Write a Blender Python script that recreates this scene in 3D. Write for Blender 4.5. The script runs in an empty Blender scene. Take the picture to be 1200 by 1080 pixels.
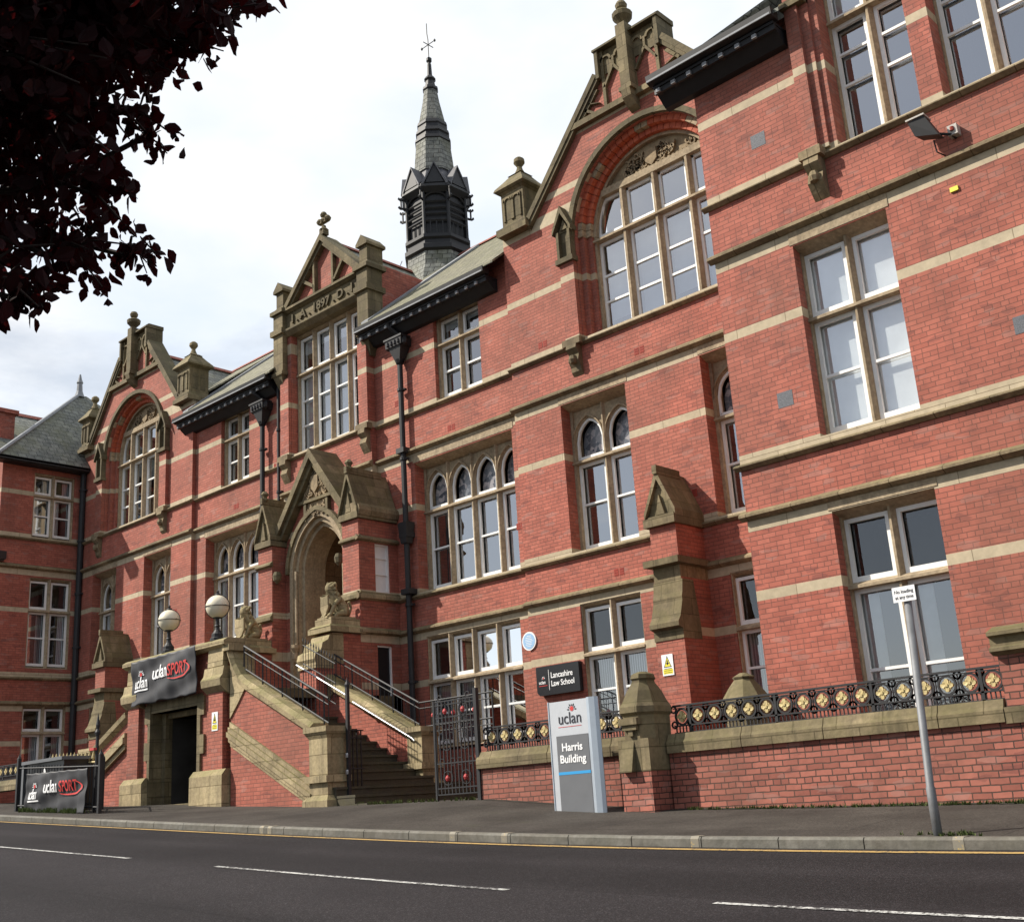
import bpy, math, random
from mathutils import Vector, Matrix
random.seed(7)
R = math.radians
scene = bpy.context.scene
COL = scene.collection

# ---------------------------------------------------------------- camera
YAW, PIT, ROL, FPX = 0.74117, 0.28905, -0.066185, 1343.0
cam = bpy.data.cameras.new("camera"); cam_o = bpy.data.objects.new("camera", cam); COL.objects.link(cam_o)
cam.sensor_width = 36.0; cam.lens = FPX / 1200 * 36; cam.clip_start = 0.05; cam.clip_end = 1000
cy, sy, cp, sp, cr, sr = math.cos(YAW), math.sin(YAW), math.cos(PIT), math.sin(PIT), math.cos(ROL), math.sin(ROL)
fw = Vector((-sy * cp, cy * cp, sp)); rt = Vector((cy, sy, 0)); up = rt.cross(fw)
rt2 = cr * rt + sr * up; up2 = -sr * rt + cr * up
cam_o.matrix_world = Matrix(((rt2.x, up2.x, -fw.x, 0), (rt2.y, up2.y, -fw.y, 0), (rt2.z, up2.z, -fw.z, 0), (0, 0, 0, 1)))
scene.camera = cam_o

# ---------------------------------------------------------------- sky and sun
SUN = Vector((-1.08, -1.0, 1.34)).normalized()      # towards the sun
w = bpy.data.worlds.new("World"); scene.world = w; w.use_nodes = True
nt = w.node_tree; nt.nodes.clear()
def N(nt, t, **k):
    n = nt.nodes.new(t)
    for a, b in k.items(): setattr(n, a, b)
    return n
out = N(nt, 'ShaderNodeOutputWorld'); bg = N(nt, 'ShaderNodeBackground'); bg.inputs['Strength'].default_value = 0.1
sky = N(nt, 'ShaderNodeTexSky', sky_type='NISHITA', sun_disc=False)
sky.sun_elevation = math.asin(SUN.z); sky.sun_rotation = math.atan2(SUN.x, SUN.y)
tc = N(nt, 'ShaderNodeTexCoord'); mp = N(nt, 'ShaderNodeMapping'); mp.inputs['Scale'].default_value = (1, 1, 2.2)
n1 = N(nt, 'ShaderNodeTexNoise'); n1.inputs['Scale'].default_value = 2.6; n1.inputs['Detail'].default_value = 7; n1.inputs['Roughness'].default_value = .58
n1.inputs['Distortion'].default_value = .3
rp = N(nt, 'ShaderNodeValToRGB'); rp.color_ramp.elements[0].position = .36; rp.color_ramp.elements[1].position = .54
n2 = N(nt, 'ShaderNodeTexNoise'); n2.inputs['Scale'].default_value = 4.5; n2.inputs['Detail'].default_value = 5
cr2 = N(nt, 'ShaderNodeValToRGB')
cr2.color_ramp.elements[0].position = .3; cr2.color_ramp.elements[0].color = (6.2, 7.0, 8.1, 1)
cr2.color_ramp.elements[1].position = .62; cr2.color_ramp.elements[1].color = (8.2, 8.25, 8.3, 1)
mx = N(nt, 'ShaderNodeMixRGB')
L = nt.links.new
# clearer towards the horizon, closed cloud overhead
sx = N(nt, 'ShaderNodeSeparateXYZ'); ma = N(nt, 'ShaderNodeMath', operation='MULTIPLY_ADD'); ma.inputs[1].default_value = .42; ma.inputs[2].default_value = -.18
mb_ = N(nt, 'ShaderNodeMath', operation='MULTIPLY_ADD'); mb_.inputs[1].default_value = .24; mb_.inputs[2].default_value = -.04
ad = N(nt, 'ShaderNodeMath', operation='ADD')
sk = N(nt, 'ShaderNodeMixRGB', blend_type='MIX'); sk.inputs[0].default_value = .6; sk.inputs[2].default_value = (5.2, 5.5, 5.9, 1)
L(tc.outputs['Generated'], mp.inputs[0]); L(mp.outputs[0], n1.inputs['Vector']); L(mp.outputs[0], n2.inputs['Vector'])
L(tc.outputs['Generated'], sx.inputs[0]); L(sx.outputs['Z'], ma.inputs[0]); L(sx.outputs['Y'], mb_.inputs[0]); ad2 = N(nt, 'ShaderNodeMath', operation='ADD'); L(ma.outputs[0], ad2.inputs[0]); L(mb_.outputs[0], ad2.inputs[1]); L(ad2.outputs[0], ad.inputs[0]); L(n1.outputs['Fac'], ad.inputs[1])
L(ad.outputs[0], rp.inputs[0]); L(n2.outputs['Fac'], cr2.inputs[0])
L(sky.outputs[0], sk.inputs[1]); L(rp.outputs[0], mx.inputs[0]); L(sk.outputs[0], mx.inputs[1]); L(cr2.outputs[0], mx.inputs[2])
L(mx.outputs[0], bg.inputs[0]); L(bg.outputs[0], out.inputs[0])
sl = bpy.data.lights.new("sun", 'SUN'); sl.energy = 5.0; sl.angle = R(.6); sl.color = (1, .93, .82)
so = bpy.data.objects.new("sun", sl); COL.objects.link(so)
so.rotation_euler = SUN.to_track_quat('Z', 'Y').to_euler(); so.location = (-20, -10, 30)
scene.view_settings.view_transform = 'Standard'; scene.view_settings.look = 'None'
scene.view_settings.exposure = 0.38; scene.view_settings.gamma = 1

# ---------------------------------------------------------------- materials
def newmat(name):
    m = bpy.data.materials.new(name); m.use_nodes = True
    t = m.node_tree; b = t.nodes['Principled BSDF']; return m, t, b
def mixc(t, fac, a, b, mode='MIX'):
    n = N(t, 'ShaderNodeMixRGB', blend_type=mode)
    for i, s in ((0, fac), (1, a), (2, b)):
        if isinstance(s, (int, float)): n.inputs[i].default_value = s
        elif isinstance(s, tuple): n.inputs[i].default_value = (*s, 1)
        else: t.links.new(s, n.inputs[i])
    return n.outputs[0]
def noise(t, scale, detail=4, rough=.55, vec=None, dim=None):
    n = N(t, 'ShaderNodeTexNoise'); n.inputs['Scale'].default_value = scale; n.inputs['Detail'].default_value = detail; n.inputs['Roughness'].default_value = rough
    if vec is None:
        g = N(t, 'ShaderNodeNewGeometry'); vec = g.outputs['Position']
    t.links.new(vec, n.inputs['Vector']); return n.outputs['Fac']
def ramp(t, src, stops, interp='LINEAR'):
    r = N(t, 'ShaderNodeValToRGB'); cr = r.color_ramp; cr.interpolation = interp
    while len(cr.elements) > 1: cr.elements.remove(cr.elements[-1])
    for i, (p, c) in enumerate(stops):
        e = cr.elements[0] if i == 0 else cr.elements.new(p)
        e.position = p; e.color = (*c, 1) if isinstance(c, tuple) else (c, c, c, 1)
    t.links.new(src, r.inputs[0]); return r.outputs[0]
def math_(t, op, a, b=0.0, c=None):
    n = N(t, 'ShaderNodeMath', operation=op)
    for i, s in enumerate((a, b, c)):
        if s is None: continue
        if isinstance(s, (int, float)): n.inputs[i].default_value = s
        else: t.links.new(s, n.inputs[i])
    return n.outputs[0]
def wallvec(t):
    """(along the wall, height) from position and face direction"""
    g = N(t, 'ShaderNodeNewGeometry'); p = N(t, 'ShaderNodeSeparateXYZ'); n = N(t, 'ShaderNodeSeparateXYZ')
    t.links.new(g.outputs['Position'], p.inputs[0]); t.links.new(g.outputs['True Normal'], n.inputs[0])
    ax = math_(t, 'ABSOLUTE', n.outputs[0]); ay = math_(t, 'ABSOLUTE', n.outputs[1])
    f = math_(t, 'GREATER_THAN', ax, ay)
    d = math_(t, 'SUBTRACT', p.outputs[1], p.outputs[0])
    u = math_(t, 'MULTIPLY_ADD', f, d, p.outputs[0])
    c = N(t, 'ShaderNodeCombineXYZ'); t.links.new(u, c.inputs[0]); t.links.new(p.outputs[2], c.inputs[1])
    return c.outputs[0], p.outputs[2], g
def bump(t, b, h, dist=.004, strength=.6):
    n = N(t, 'ShaderNodeBump'); n.inputs['Distance'].default_value = dist; n.inputs['Strength'].default_value = strength
    t.links.new(h, n.inputs['Height']); t.links.new(n.outputs[0], b.inputs['Normal'])
STONE_A, STONE_B = (.53, .44, .305), (.42, .34, .23)
BANDS = [(2.69, 2.84), (3.76, 4.04), (4.91, 5.06), (6.97, 7.12), (8.23, 8.5), (9.53, 9.65), (11.0, 11.16), (12.62, 12.9), (13.22, 13.42), (14.5, 14.66)]
def brick_mat(name, c1, c2, mortar, bands=None, w_=.228, h_=.0765, joint=.007, grime=.35, z0=-3, bumpd=.005, warp=.004):
    m, t, b = newmat(name); vec, z, g = wallvec(t)
    wn = N(t, 'ShaderNodeTexNoise'); wn.inputs['Scale'].default_value = 7; wn.inputs['Detail'].default_value = 3; t.links.new(vec, wn.inputs['Vector'])
    ws = N(t, 'ShaderNodeVectorMath', operation='SUBTRACT'); ws.inputs[1].default_value = (.5, .5, .5); t.links.new(wn.outputs['Color'], ws.inputs[0])
    wm = N(t, 'ShaderNodeVectorMath', operation='MULTIPLY_ADD'); wm.inputs[1].default_value = (warp * 2, warp * 2, 0); t.links.new(ws.outputs[0], wm.inputs[0]); t.links.new(vec, wm.inputs[2]); vec = wm.outputs[0]
    bt = N(t, 'ShaderNodeTexBrick'); t.links.new(vec, bt.inputs['Vector'])
    bt.inputs['Scale'].default_value = 1; bt.inputs['Brick Width'].default_value = w_; bt.inputs['Row Height'].default_value = h_
    bt.inputs['Mortar Size'].default_value = joint; bt.inputs['Mortar Smooth'].default_value = .3; bt.inputs['Bias'].default_value = 0
    bt.offset = .5; bt.squash = .5; bt.squash_frequency = 5
    bt.inputs['Color1'].default_value = (*c1, 1); bt.inputs['Color2'].default_value = (*c2, 1); bt.inputs['Mortar'].default_value = (*mortar, 1)
    n1 = noise(t, 1.1, 5); n2 = noise(t, 9, 3); n3 = noise(t, .35, 4)
    # single bricks that fired dark or pale
    st = N(t, 'ShaderNodeTexVoronoi'); st.inputs['Scale'].default_value = 1
    mpn = N(t, 'ShaderNodeVectorMath', operation='MULTIPLY'); mpn.inputs[1].default_value = (1 / w_, 1 / h_, 1); t.links.new(vec, mpn.inputs[0]); t.links.new(mpn.outputs[0], st.inputs['Vector'])
    vc = N(t, 'ShaderNodeSeparateXYZ'); t.links.new(st.outputs['Color'], vc.inputs[0])
    odd = math_(t, 'GREATER_THAN', vc.outputs[0], .93); odd2 = math_(t, 'LESS_THAN', vc.outputs[1], .05)
    col = bt.outputs['Color']
    col = mixc(t, math_(t, 'MULTIPLY', odd, .32), col, (.34, .2, .17)); col = mixc(t, math_(t, 'MULTIPLY', odd2, .4), col, (.13, .04, .035))
    col = mixc(t, 1.0, col, ramp(t, n1, [(.25, .76), (.75, 1.18)]), 'MULTIPLY')
    stv = N(t, 'ShaderNodeVectorMath', operation='MULTIPLY'); stv.inputs[1].default_value = (2.6, .22, 1); t.links.new(vec, stv.inputs[0])
    col = mixc(t, ramp(t, noise(t, 1, 5, .6, stv.outputs[0]), [(.52, 0.0), (.78, .42)]), col, (.13, .055, .04))
    col = mixc(t, .6, col, ramp(t, n2, [(.3, .82), (.7, 1.12)]), 'MULTIPLY')
    col = mixc(t, ramp(t, n3, [(.42, 0.0), (.75, grime * 1.4)]), col, (.16, .075, .05))
    if bands:
        stops = [(0, 0.0)]
        for a, e in bands: stops += [(a / 20, 1.0), (e / 20, 0.0)]
        f = ramp(t, math_(t, 'DIVIDE', z, 20), stops, 'CONSTANT')
        sc = mixc(t, noise(t, 3, 5), STONE_B, STONE_A)
        sb = N(t, 'ShaderNodeTexBrick'); t.links.new(vec, sb.inputs['Vector']); sb.inputs['Scale'].default_value = 1; sb.inputs['Brick Width'].default_value = .9; sb.inputs['Row Height'].default_value = 5
        sb.inputs['Mortar Size'].default_value = .006; sb.inputs['Color1'].default_value = (1, 1, 1, 1); sb.inputs['Color2'].default_value = (.86, .86, .84, 1); sb.inputs['Mortar'].default_value = (.45, .42, .38, 1)
        sc = mixc(t, 1.0, sc, sb.outputs['Color'], 'MULTIPLY'); sc = mixc(t, .8, sc, ramp(t, n2, [(.3, .82), (.7, 1.12)]), 'MULTIPLY')
        col = mixc(t, f, col, sc)
        h = math_(t, 'MULTIPLY', math_(t, 'SUBTRACT', 1.0, f), bt.outputs['Fac'])
    else: h = bt.outputs['Fac']
    t.links.new(col, b.inputs['Base Color']); b.inputs['Roughness'].default_value = .82
    hh = math_(t, 'MULTIPLY_ADD', n2, .35, math_(t, 'SUBTRACT', 1.0, h)); bump(t, b, hh, bumpd, .8)
    return m
BR1, BR2 = (.44, .13, .087), (.345, .092, .06)
M = {}
M['brick'] = brick_mat('red_brick', BR1, BR2, (.19, .066, .047), BANDS, joint=.006)
M['brick_plain'] = brick_mat('red_brick_plain', BR1, BR2, (.19, .066, .047), joint=.006)
M['brick_wall'] = brick_mat('garden_wall_brick', (.40, .135, .095), (.25, .075, .052), (.065, .034, .025), joint=.008, grime=.5, bumpd=.014, warp=.011)
def stone_mat(name, a, bcol, moss=(.10, .095, .03), mossamt=.0, soot=.0, topmoss=.0, scale=2.5, rough=.9, lum=1.0, joints=None):
    m, t, b = newmat(name); g = N(t, 'ShaderNodeNewGeometry')
    n1 = noise(t, scale, 6, .6); n2 = noise(t, 16, 4); n3 = noise(t, .9, 5, .6)
    col = mixc(t, ramp(t, n1, [(.3, 0.0), (.7, 1.0)]), bcol, a)
    col = mixc(t, .9, col, ramp(t, n2, [(.3, .72), (.7, 1.16)]), 'MULTIPLY')
    if soot:
        col = mixc(t, ramp(t, n3, [(.40, 0.0), (.62, soot)]), col, (.07, .052, .035))
        sv = N(t, 'ShaderNodeVectorMath', operation='MULTIPLY'); sv.inputs[1].default_value = (5, 5, .5); t.links.new(g.outputs['Position'], sv.inputs[0])
        col = mixc(t, ramp(t, noise(t, 1, 5, .65, sv.outputs[0]), [(.5, 0.0), (.7, soot * 1.2)]), col, (.06, .046, .03))
    if joints:
        vec, z, g2 = wallvec(t); bt = N(t, 'ShaderNodeTexBrick'); t.links.new(vec, bt.inputs['Vector']); bt.inputs['Scale'].default_value = 1
        bt.inputs['Brick Width'].default_value = joints[0]; bt.inputs['Row Height'].default_value = joints[1]; bt.inputs['Mortar Size'].default_value = .008
        bt.inputs['Color1'].default_value = (1.08, 1.06, 1.04, 1); bt.inputs['Color2'].default_value = (.66, .64, .62, 1); bt.inputs['Mortar'].default_value = (.38, .35, .3, 1)
        col = mixc(t, 1.0, col, bt.outputs['Color'], 'MULTIPLY')
    if mossamt or topmoss:
        s = N(t, 'ShaderNodeSeparateXYZ'); t.links.new(g.outputs['Normal'], s.inputs[0])
        up_ = math_(t, 'MULTIPLY', math_(t, 'MAXIMUM', s.outputs[2], 0.0), topmoss)
        f = math_(t, 'MULTIPLY', math_(t, 'ADD', up_, mossamt), ramp(t, noise(t, 3.3, 6, .65), [(.3, .15), (.62, 1.0)]))
        f = math_(t, 'MINIMUM', f, .92)
        col = mixc(t, f, col, moss)
    t.links.new(col, b.inputs['Base Color']); b.inputs['Roughness'].default_value = rough
    bump(t, b, math_(t, 'ADD', n2, math_(t, 'MULTIPLY', n1, .6)), .012, .5); return m
M['stone'] = stone_mat('sandstone', (.38, .295, .18), (.25, .19, .11), topmoss=.5, mossamt=.12, soot=.45, joints=(.8, 5))
M['stone_clean'] = stone_mat('window_sandstone', (.45, .355, .235), (.34, .26, .165), scale=4, soot=.25)
M['stone_moss'] = stone_mat('mossy_sandstone', (.34, .27, .16), (.20, .16, .095), moss=(.11, .095, .035), mossamt=.4, topmoss=.55, soot=.6, joints=(.62, .31))
M['stone_dark'] = stone_mat('weathered_sandstone', (.21, .17, .10), (.12, .095, .055), moss=(.085, .08, .03), mossamt=.3, topmoss=.4, soot=.5, joints=(.7, .4))
M['stone_yellow'] = stone_mat('yellow_sandstone', (.52, .425, .26), (.40, .32, .185), moss=(.17, .16, .05), mossamt=.14, topmoss=.7, soot=.35, joints=(.8, .36))
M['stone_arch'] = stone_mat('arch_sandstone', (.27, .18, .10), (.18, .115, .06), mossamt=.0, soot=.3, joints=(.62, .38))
M['carved'] = stone_mat('carved_sandstone', (.40, .30, .18), (.28, .205, .12), scale=7, soot=.4)
def slate_mat(name, a, c, roww=.28, rowh=.19):
    m, t, b = newmat(name); g = N(t, 'ShaderNodeNewGeometry'); vec, z, g2 = wallvec(t)
    bt = N(t, 'ShaderNodeTexBrick'); t.links.new(vec, bt.inputs['Vector']); bt.inputs['Scale'].default_value = 1
    bt.inputs['Brick Width'].default_value = roww; bt.inputs['Row Height'].default_value = rowh; bt.inputs['Mortar Size'].default_value = .012; bt.inputs['Mortar Smooth'].default_value = .6
    bt.inputs['Color1'].default_value = (*a, 1); bt.inputs['Color2'].default_value = (*c, 1); bt.inputs['Mortar'].default_value = (.03, .032, .03, 1)
    col = mixc(t, 1.0, bt.outputs['Color'], ramp(t, noise(t, 7, 3), [(.3, .6), (.7, 1.35)]), 'MULTIPLY')
    col = mixc(t, ramp(t, noise(t, .8, 6, .65), [(.45, 0.0), (.68, .7)]), col, (.13, .13, .065))
    t.links.new(col, b.inputs['Base Color']); b.inputs['Roughness'].default_value = .75
    bump(t, b, math_(t, 'SUBTRACT', 1.0, bt.outputs['Fac']), .012, .8); return m
M['slate'] = slate_mat('roof_slate', (.185, .19, .165), (.105, .112, .10))
M['slate_warm'] = slate_mat('lichened_slate', (.20, .185, .12), (.14, .13, .085))
M['slate_spire'] = slate_mat('spire_slate', (.22, .225, .2), (.15, .155, .14), .22, .16)
def flat(name, col, rough=.5, metal=0, var=.15, nscale=6, bumpd=0, spec=None):
    m, t, b = newmat(name); n1 = noise(t, nscale, 5)
    c = mixc(t, 1.0, col, ramp(t, n1, [(.25, 1 - var), (.75, 1 + var)]), 'MULTIPLY')
    t.links.new(c, b.inputs['Base Color']); b.inputs['Roughness'].default_value = rough; b.inputs['Metallic'].default_value = metal
    if bumpd: bump(t, b, n1, bumpd, .6)
    return m
M['ridge'] = flat('red_ridge_tile', (.26, .08, .055), .8, var=.3)
M['terracotta'] = flat('terracotta', (.27, .035, .02), .8, var=.25)
M['iron'] = flat('black_iron', (.016, .016, .018), .62, var=.3)
M['gutter'] = flat('black_gutter_paint', (.011, .011, .013), .6, var=.3)
M['white'] = flat('white_paint', (.80, .80, .78), .45, var=.06)
M['lead'] = flat('lead_flashing', (.24, .25, .265), .75, var=.2)
M['lead_dark'] = flat('dark_lead', (.09, .09, .1), .6, var=.3)
M['steel'] = flat('steel_rail', (.40, .40, .41), .45, .9, var=.1)
M['pole'] = flat('galvanised_pole', (.17, .175, .185), .6, .3, var=.22, nscale=9)
M['gold'] = flat('gold_paint', (.50, .40, .19), .6, .1, var=.3, nscale=30)
M['redpaint'] = flat('red_boss_paint', (.5, .06, .06), .5, var=.2)
M['ventgrey'] = flat('grey_vent', (.10, .105, .12), .7, var=.5, nscale=60)
M['vent_light'] = flat('vent_pale', (.45, .42, .38), .7, var=.3, nscale=60)
M['blind'] = flat('window_blind', (.78, .79, .79), .8, var=.12, nscale=2.2)
M['curtain'] = None
def curtain():
    m, t, b = newmat('painted_pleat_curtain'); vec, z, g = wallvec(t); wv = N(t, 'ShaderNodeTexWave'); wv.inputs['Scale'].default_value = 5.5; wv.inputs['Distortion'].default_value = 1.2
    t.links.new(vec, wv.inputs['Vector']); c = ramp(t, wv.outputs['Fac'], [(.2, (.24, .27, .31)), (.8, (.62, .65, .68))])  # light and shade of the pleats painted as stripes; the curtain is flat
    t.links.new(c, b.inputs['Base Color']); b.inputs['Roughness'].default_value = .9; return m
M['curtain'] = curtain()
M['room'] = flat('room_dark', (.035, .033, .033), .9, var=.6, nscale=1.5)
M['ceiling'] = flat('room_ceiling', (.35, .36, .36), .9)
def glass(name, tint=(.9, .93, .94), refl=.10, dark=False):
    m = bpy.data.materials.new(name); m.use_nodes = True; t = m.node_tree; t.nodes.clear()
    o = N(t, 'ShaderNodeOutputMaterial'); tr = N(t, 'ShaderNodeBsdfTransparent'); tr.inputs[0].default_value = (*tint, 1)
    gl = N(t, 'ShaderNodeBsdfGlossy'); gl.inputs['Roughness'].default_value = .02; gl.inputs[0].default_value = (.95, .97, 1, 1)
    lw = N(t, 'ShaderNodeFresnel'); lw.inputs['IOR'].default_value = 1.6
    bp = N(t, 'ShaderNodeBump'); bp.inputs['Distance'].default_value = .004; bp.inputs['Strength'].default_value = .3
    t.links.new(noise(t, 1.6, 2), bp.inputs['Height']); t.links.new(bp.outputs[0], gl.inputs['Normal'])
    f = math_(t, 'MINIMUM', math_(t, 'MULTIPLY_ADD', lw.outputs[0], 1.6, refl), 1.0)
    mxs = N(t, 'ShaderNodeMixShader'); t.links.new(f, mxs.inputs[0]); t.links.new(tr.outputs[0], mxs.inputs[1]); t.links.new(gl.outputs[0], mxs.inputs[2])
    t.links.new(mxs.outputs[0], o.inputs[0]); return m
M['glass'] = glass('window_glass', refl=.2)
M['glass_dark'] = glass('dim_window_glass', refl=.035)
M['glass_sky'] = glass('bright_window_glass', tint=(.8, .84, .88), refl=.32)
def leaded():
    m, t, b = newmat('leaded_glass'); vec, z, g = wallvec(t)
    v = N(t, 'ShaderNodeTexVoronoi', feature='DISTANCE_TO_EDGE'); v.inputs['Scale'].default_value = 9; t.links.new(vec, v.inputs['Vector'])
    v2 = N(t, 'ShaderNodeTexVoronoi'); v2.inputs['Scale'].default_value = 9; t.links.new(vec, v2.inputs['Vector'])
    vs = N(t, 'ShaderNodeSeparateXYZ'); t.links.new(v2.outputs['Color'], vs.inputs[0])
    c = ramp(t, vs.outputs[0], [(.1, (.07, .08, .10)), (.5, (.17, .18, .20)), (.9, (.42, .38, .38))])
    c = mixc(t, ramp(t, v.outputs['Distance'], [(.0, 0.0), (.05, 1.0)]), (.2, .2, .22), c)
    t.links.new(c, b.inputs['Base Color']); b.inputs['Roughness'].default_value = .22; return m
M['leaded'] = leaded()
def asphalt():
    m, t, b = newmat('asphalt'); g = N(t, 'ShaderNodeNewGeometry'); P = g.outputs['Position']
    mp = N(t, 'ShaderNodeMapping'); mp.inputs['Scale'].default_value = (.12, .9, 1); t.links.new(P, mp.inputs[0])
    n1 = noise(t, 1, 5, .6, mp.outputs[0]); n2 = noise(t, 90, 2, .7); n3 = noise(t, .5, 5)
    v = N(t, 'ShaderNodeTexVoronoi'); v.inputs['Scale'].default_value = 110; t.links.new(P, v.inputs['Vector'])
    c = mixc(t, n1, (.0145, .013, .0145), (.028, .025, .0265))
    vs = N(t, 'ShaderNodeSeparateXYZ'); t.links.new(v.outputs['Color'], vs.inputs[0])
    c = mixc(t, 1.0, c, ramp(t, vs.outputs[0], [(.0, .5), (.8, 1.15), (.96, 2.6)]), 'MULTIPLY')
    c = mixc(t, ramp(t, n3, [(.45, 0.0), (.65, .5)]), c, (.012, .0105, .012))
    bt = N(t, 'ShaderNodeTexBrick'); mq = N(t, 'ShaderNodeMapping'); mq.inputs['Location'].default_value = (2.1, .9, 0); t.links.new(P, mq.inputs[0]); t.links.new(mq.outputs[0], bt.inputs['Vector'])
    bt.inputs['Scale'].default_value = 1; bt.inputs['Brick Width'].default_value = 9; bt.inputs['Row Height'].default_value = 2.1; bt.inputs['Mortar Size'].default_value = .012
    bt.inputs['Color1'].default_value = (1, 1, 1, 1); bt.inputs['Color2'].default_value = (.78, .78, .78, 1); bt.inputs['Mortar'].default_value = (.45, .45, .45, 1)
    c = mixc(t, .75, c, bt.outputs['Color'], 'MULTIPLY')
    wv = N(t, 'ShaderNodeVectorMath', operation='MULTIPLY'); wv.inputs[1].default_value = (.03, 1.05, 0); t.links.new(P, wv.inputs[0])
    c = mixc(t, .6, c, ramp(t, noise(t, 1, 2, .4, wv.outputs[0]), [(.35, .75), (.65, 1.35)]), 'MULTIPLY')
    t.links.new(c, b.inputs['Base Color']); b.inputs['Roughness'].default_value = .8; b.inputs['Specular IOR Level'].default_value = .16; bump(t, b, n2, .006, .7); return m
M['asphalt'] = asphalt()
def pavement():
    m, t, b = newmat('pavement_tarmac'); g = N(t, 'ShaderNodeNewGeometry'); P = g.outputs['Position']
    n1 = noise(t, .8, 6, .62); n2 = noise(t, 60, 2); 
    c = mixc(t, ramp(t, n1, [(.35, 0.0), (.65, 1.0)]), (.040, .034, .029), (.072, .063, .054))
    v = N(t, 'ShaderNodeTexVoronoi'); v.inputs['Scale'].default_value = 70; t.links.new(P, v.inputs['Vector'])
    vs = N(t, 'ShaderNodeSeparateXYZ'); t.links.new(v.outputs['Color'], vs.inputs[0])
    c = mixc(t, 1.0, c, ramp(t, vs.outputs[0], [(.0, .65), (.9, 1.3)]), 'MULTIPLY')
    # trench patches and crack lines
    bt = N(t, 'ShaderNodeTexBrick'); mp = N(t, 'ShaderNodeMapping'); mp.inputs['Location'].default_value = (.8, .3, 0); t.links.new(P, mp.inputs[0]); t.links.new(mp.outputs[0], bt.inputs['Vector'])
    bt.inputs['Scale'].default_value = 1; bt.inputs['Brick Width'].default_value = 3.4; bt.inputs['Row Height'].default_value = 1.9; bt.inputs['Mortar Size'].default_value = .012
    bt.inputs['Color1'].default_value = (1, 1, 1, 1); bt.inputs['Color2'].default_value = (.78, .78, .78, 1); bt.inputs['Mortar'].default_value = (.5, .5, .5, 1)
    c = mixc(t, .8, c, bt.outputs['Color'], 'MULTIPLY')
    c = mixc(t, ramp(t, noise(t, 2.2, 6, .7), [(.6, 0.0), (.75, .5)]), c, (.05, .05, .03))
    t.links.new(c, b.inputs['Base Color']); b.inputs['Roughness'].default_value = .9; b.inputs['Specular IOR Level'].default_value = .2; bump(t, b, n2, .006, .6); return m
M['pavement'] = pavement()
M['kerbstone'] = stone_mat('kerb_stone', (.17, .16, .14), (.10, .095, .082), mossamt=.1, soot=.3, scale=3, rough=.8)
def worn(name, col, under, thr):
    m, t, b = newmat(name); n1 = noise(t, 26, 5, .7); n2 = noise(t, 2, 3)
    f = ramp(t, math_(t, 'MULTIPLY_ADD', n2, .35, n1), [(thr, 0.0), (thr + .1, 1.0)]); c = mixc(t, f, col, under)
    t.links.new(c, b.inputs['Base Color']); b.inputs['Roughness'].default_value = .7; return m
M['yellow_line'] = worn('worn_yellow_paint', (.40, .26, .085), (.08, .065, .045), .70)
M['white_line'] = worn('worn_white_paint', (.50, .50, .48), (.05, .047, .047), .64)
M['kerb_yellow'] = worn('faded_yellow_paint', (.40, .29, .11), (.2, .18, .14), .5)
M['banner'] = flat('banner_cloth', (.028, .028, .032), .6, var=.25, nscale=3)
M['silver'] = flat('silver_panel', (.56, .58, .61), .38, .35, var=.05)
M['silver_edge'] = flat('brushed_edge', (.50, .56, .63), .3, .5, var=.06)
M['greypanel'] = flat('grey_panel', (.135, .14, .15), .45, var=.06)
M['bluestripe'] = flat('blue_stripe', (.03, .30, .62), .5, var=.03)
M['black_sign'] = flat('black_sign', (.012, .012, .014), .35, var=.1)
M['letter_white'] = flat('white_lettering', (.82, .82, .82), .5, var=.02)
M['letter_dark'] = flat('dark_lettering', (.03, .03, .04), .5, var=.02)
M['letter_red'] = flat('red_lettering', (.62, .05, .045), .5, var=.02)
M['letter_blue'] = flat('blue_lettering', (.14, .22, .42), .6)
M['plaque_blue'] = flat('pale_blue_enamel', (.30, .48, .70), .4, var=.05)
M['sign_yellow'] = flat('yellow_sign', (.75, .66, .04), .5, var=.03)
M['globe'] = flat('cream_lamp_globe', (.72, .66, .50), .35, var=.08, nscale=3)
M['dirt'] = flat('damp_dirt', (.022, .02, .012), .95, var=.5, nscale=14)
M['moss'] = flat('grass_tuft', (.10, .13, .035), .9, var=.4, nscale=20)
def leafmat():
    m, t, b = newmat('copper_beech_leaf'); oi = noise(t, 3.5, 3); c = ramp(t, oi, [(.3, (.007, .003, .004)), (.6, (.016, .005, .006)), (.85, (.05, .010, .012))])
    t.links.new(c, b.inputs['Base Color']); b.inputs['Roughness'].default_value = .75; b.inputs['Specular IOR Level'].default_value = .12
    tl = N(t, 'ShaderNodeBsdfTranslucent'); tl.inputs[0].default_value = (.16, .012, .014, 1); ms = N(t, 'ShaderNodeMixShader'); ms.inputs[0].default_value = .12
    t.links.new(b.outputs[0], ms.inputs[1]); t.links.new(tl.outputs[0], ms.inputs[2]); t.links.new(ms.outputs[0], t.nodes['Material Output'].inputs[0]); return m
M['leaf'] = leafmat()
M['bark'] = flat('dark_bark', (.035, .024, .02), .9, var=.4, nscale=14, bumpd=.01)

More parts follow.
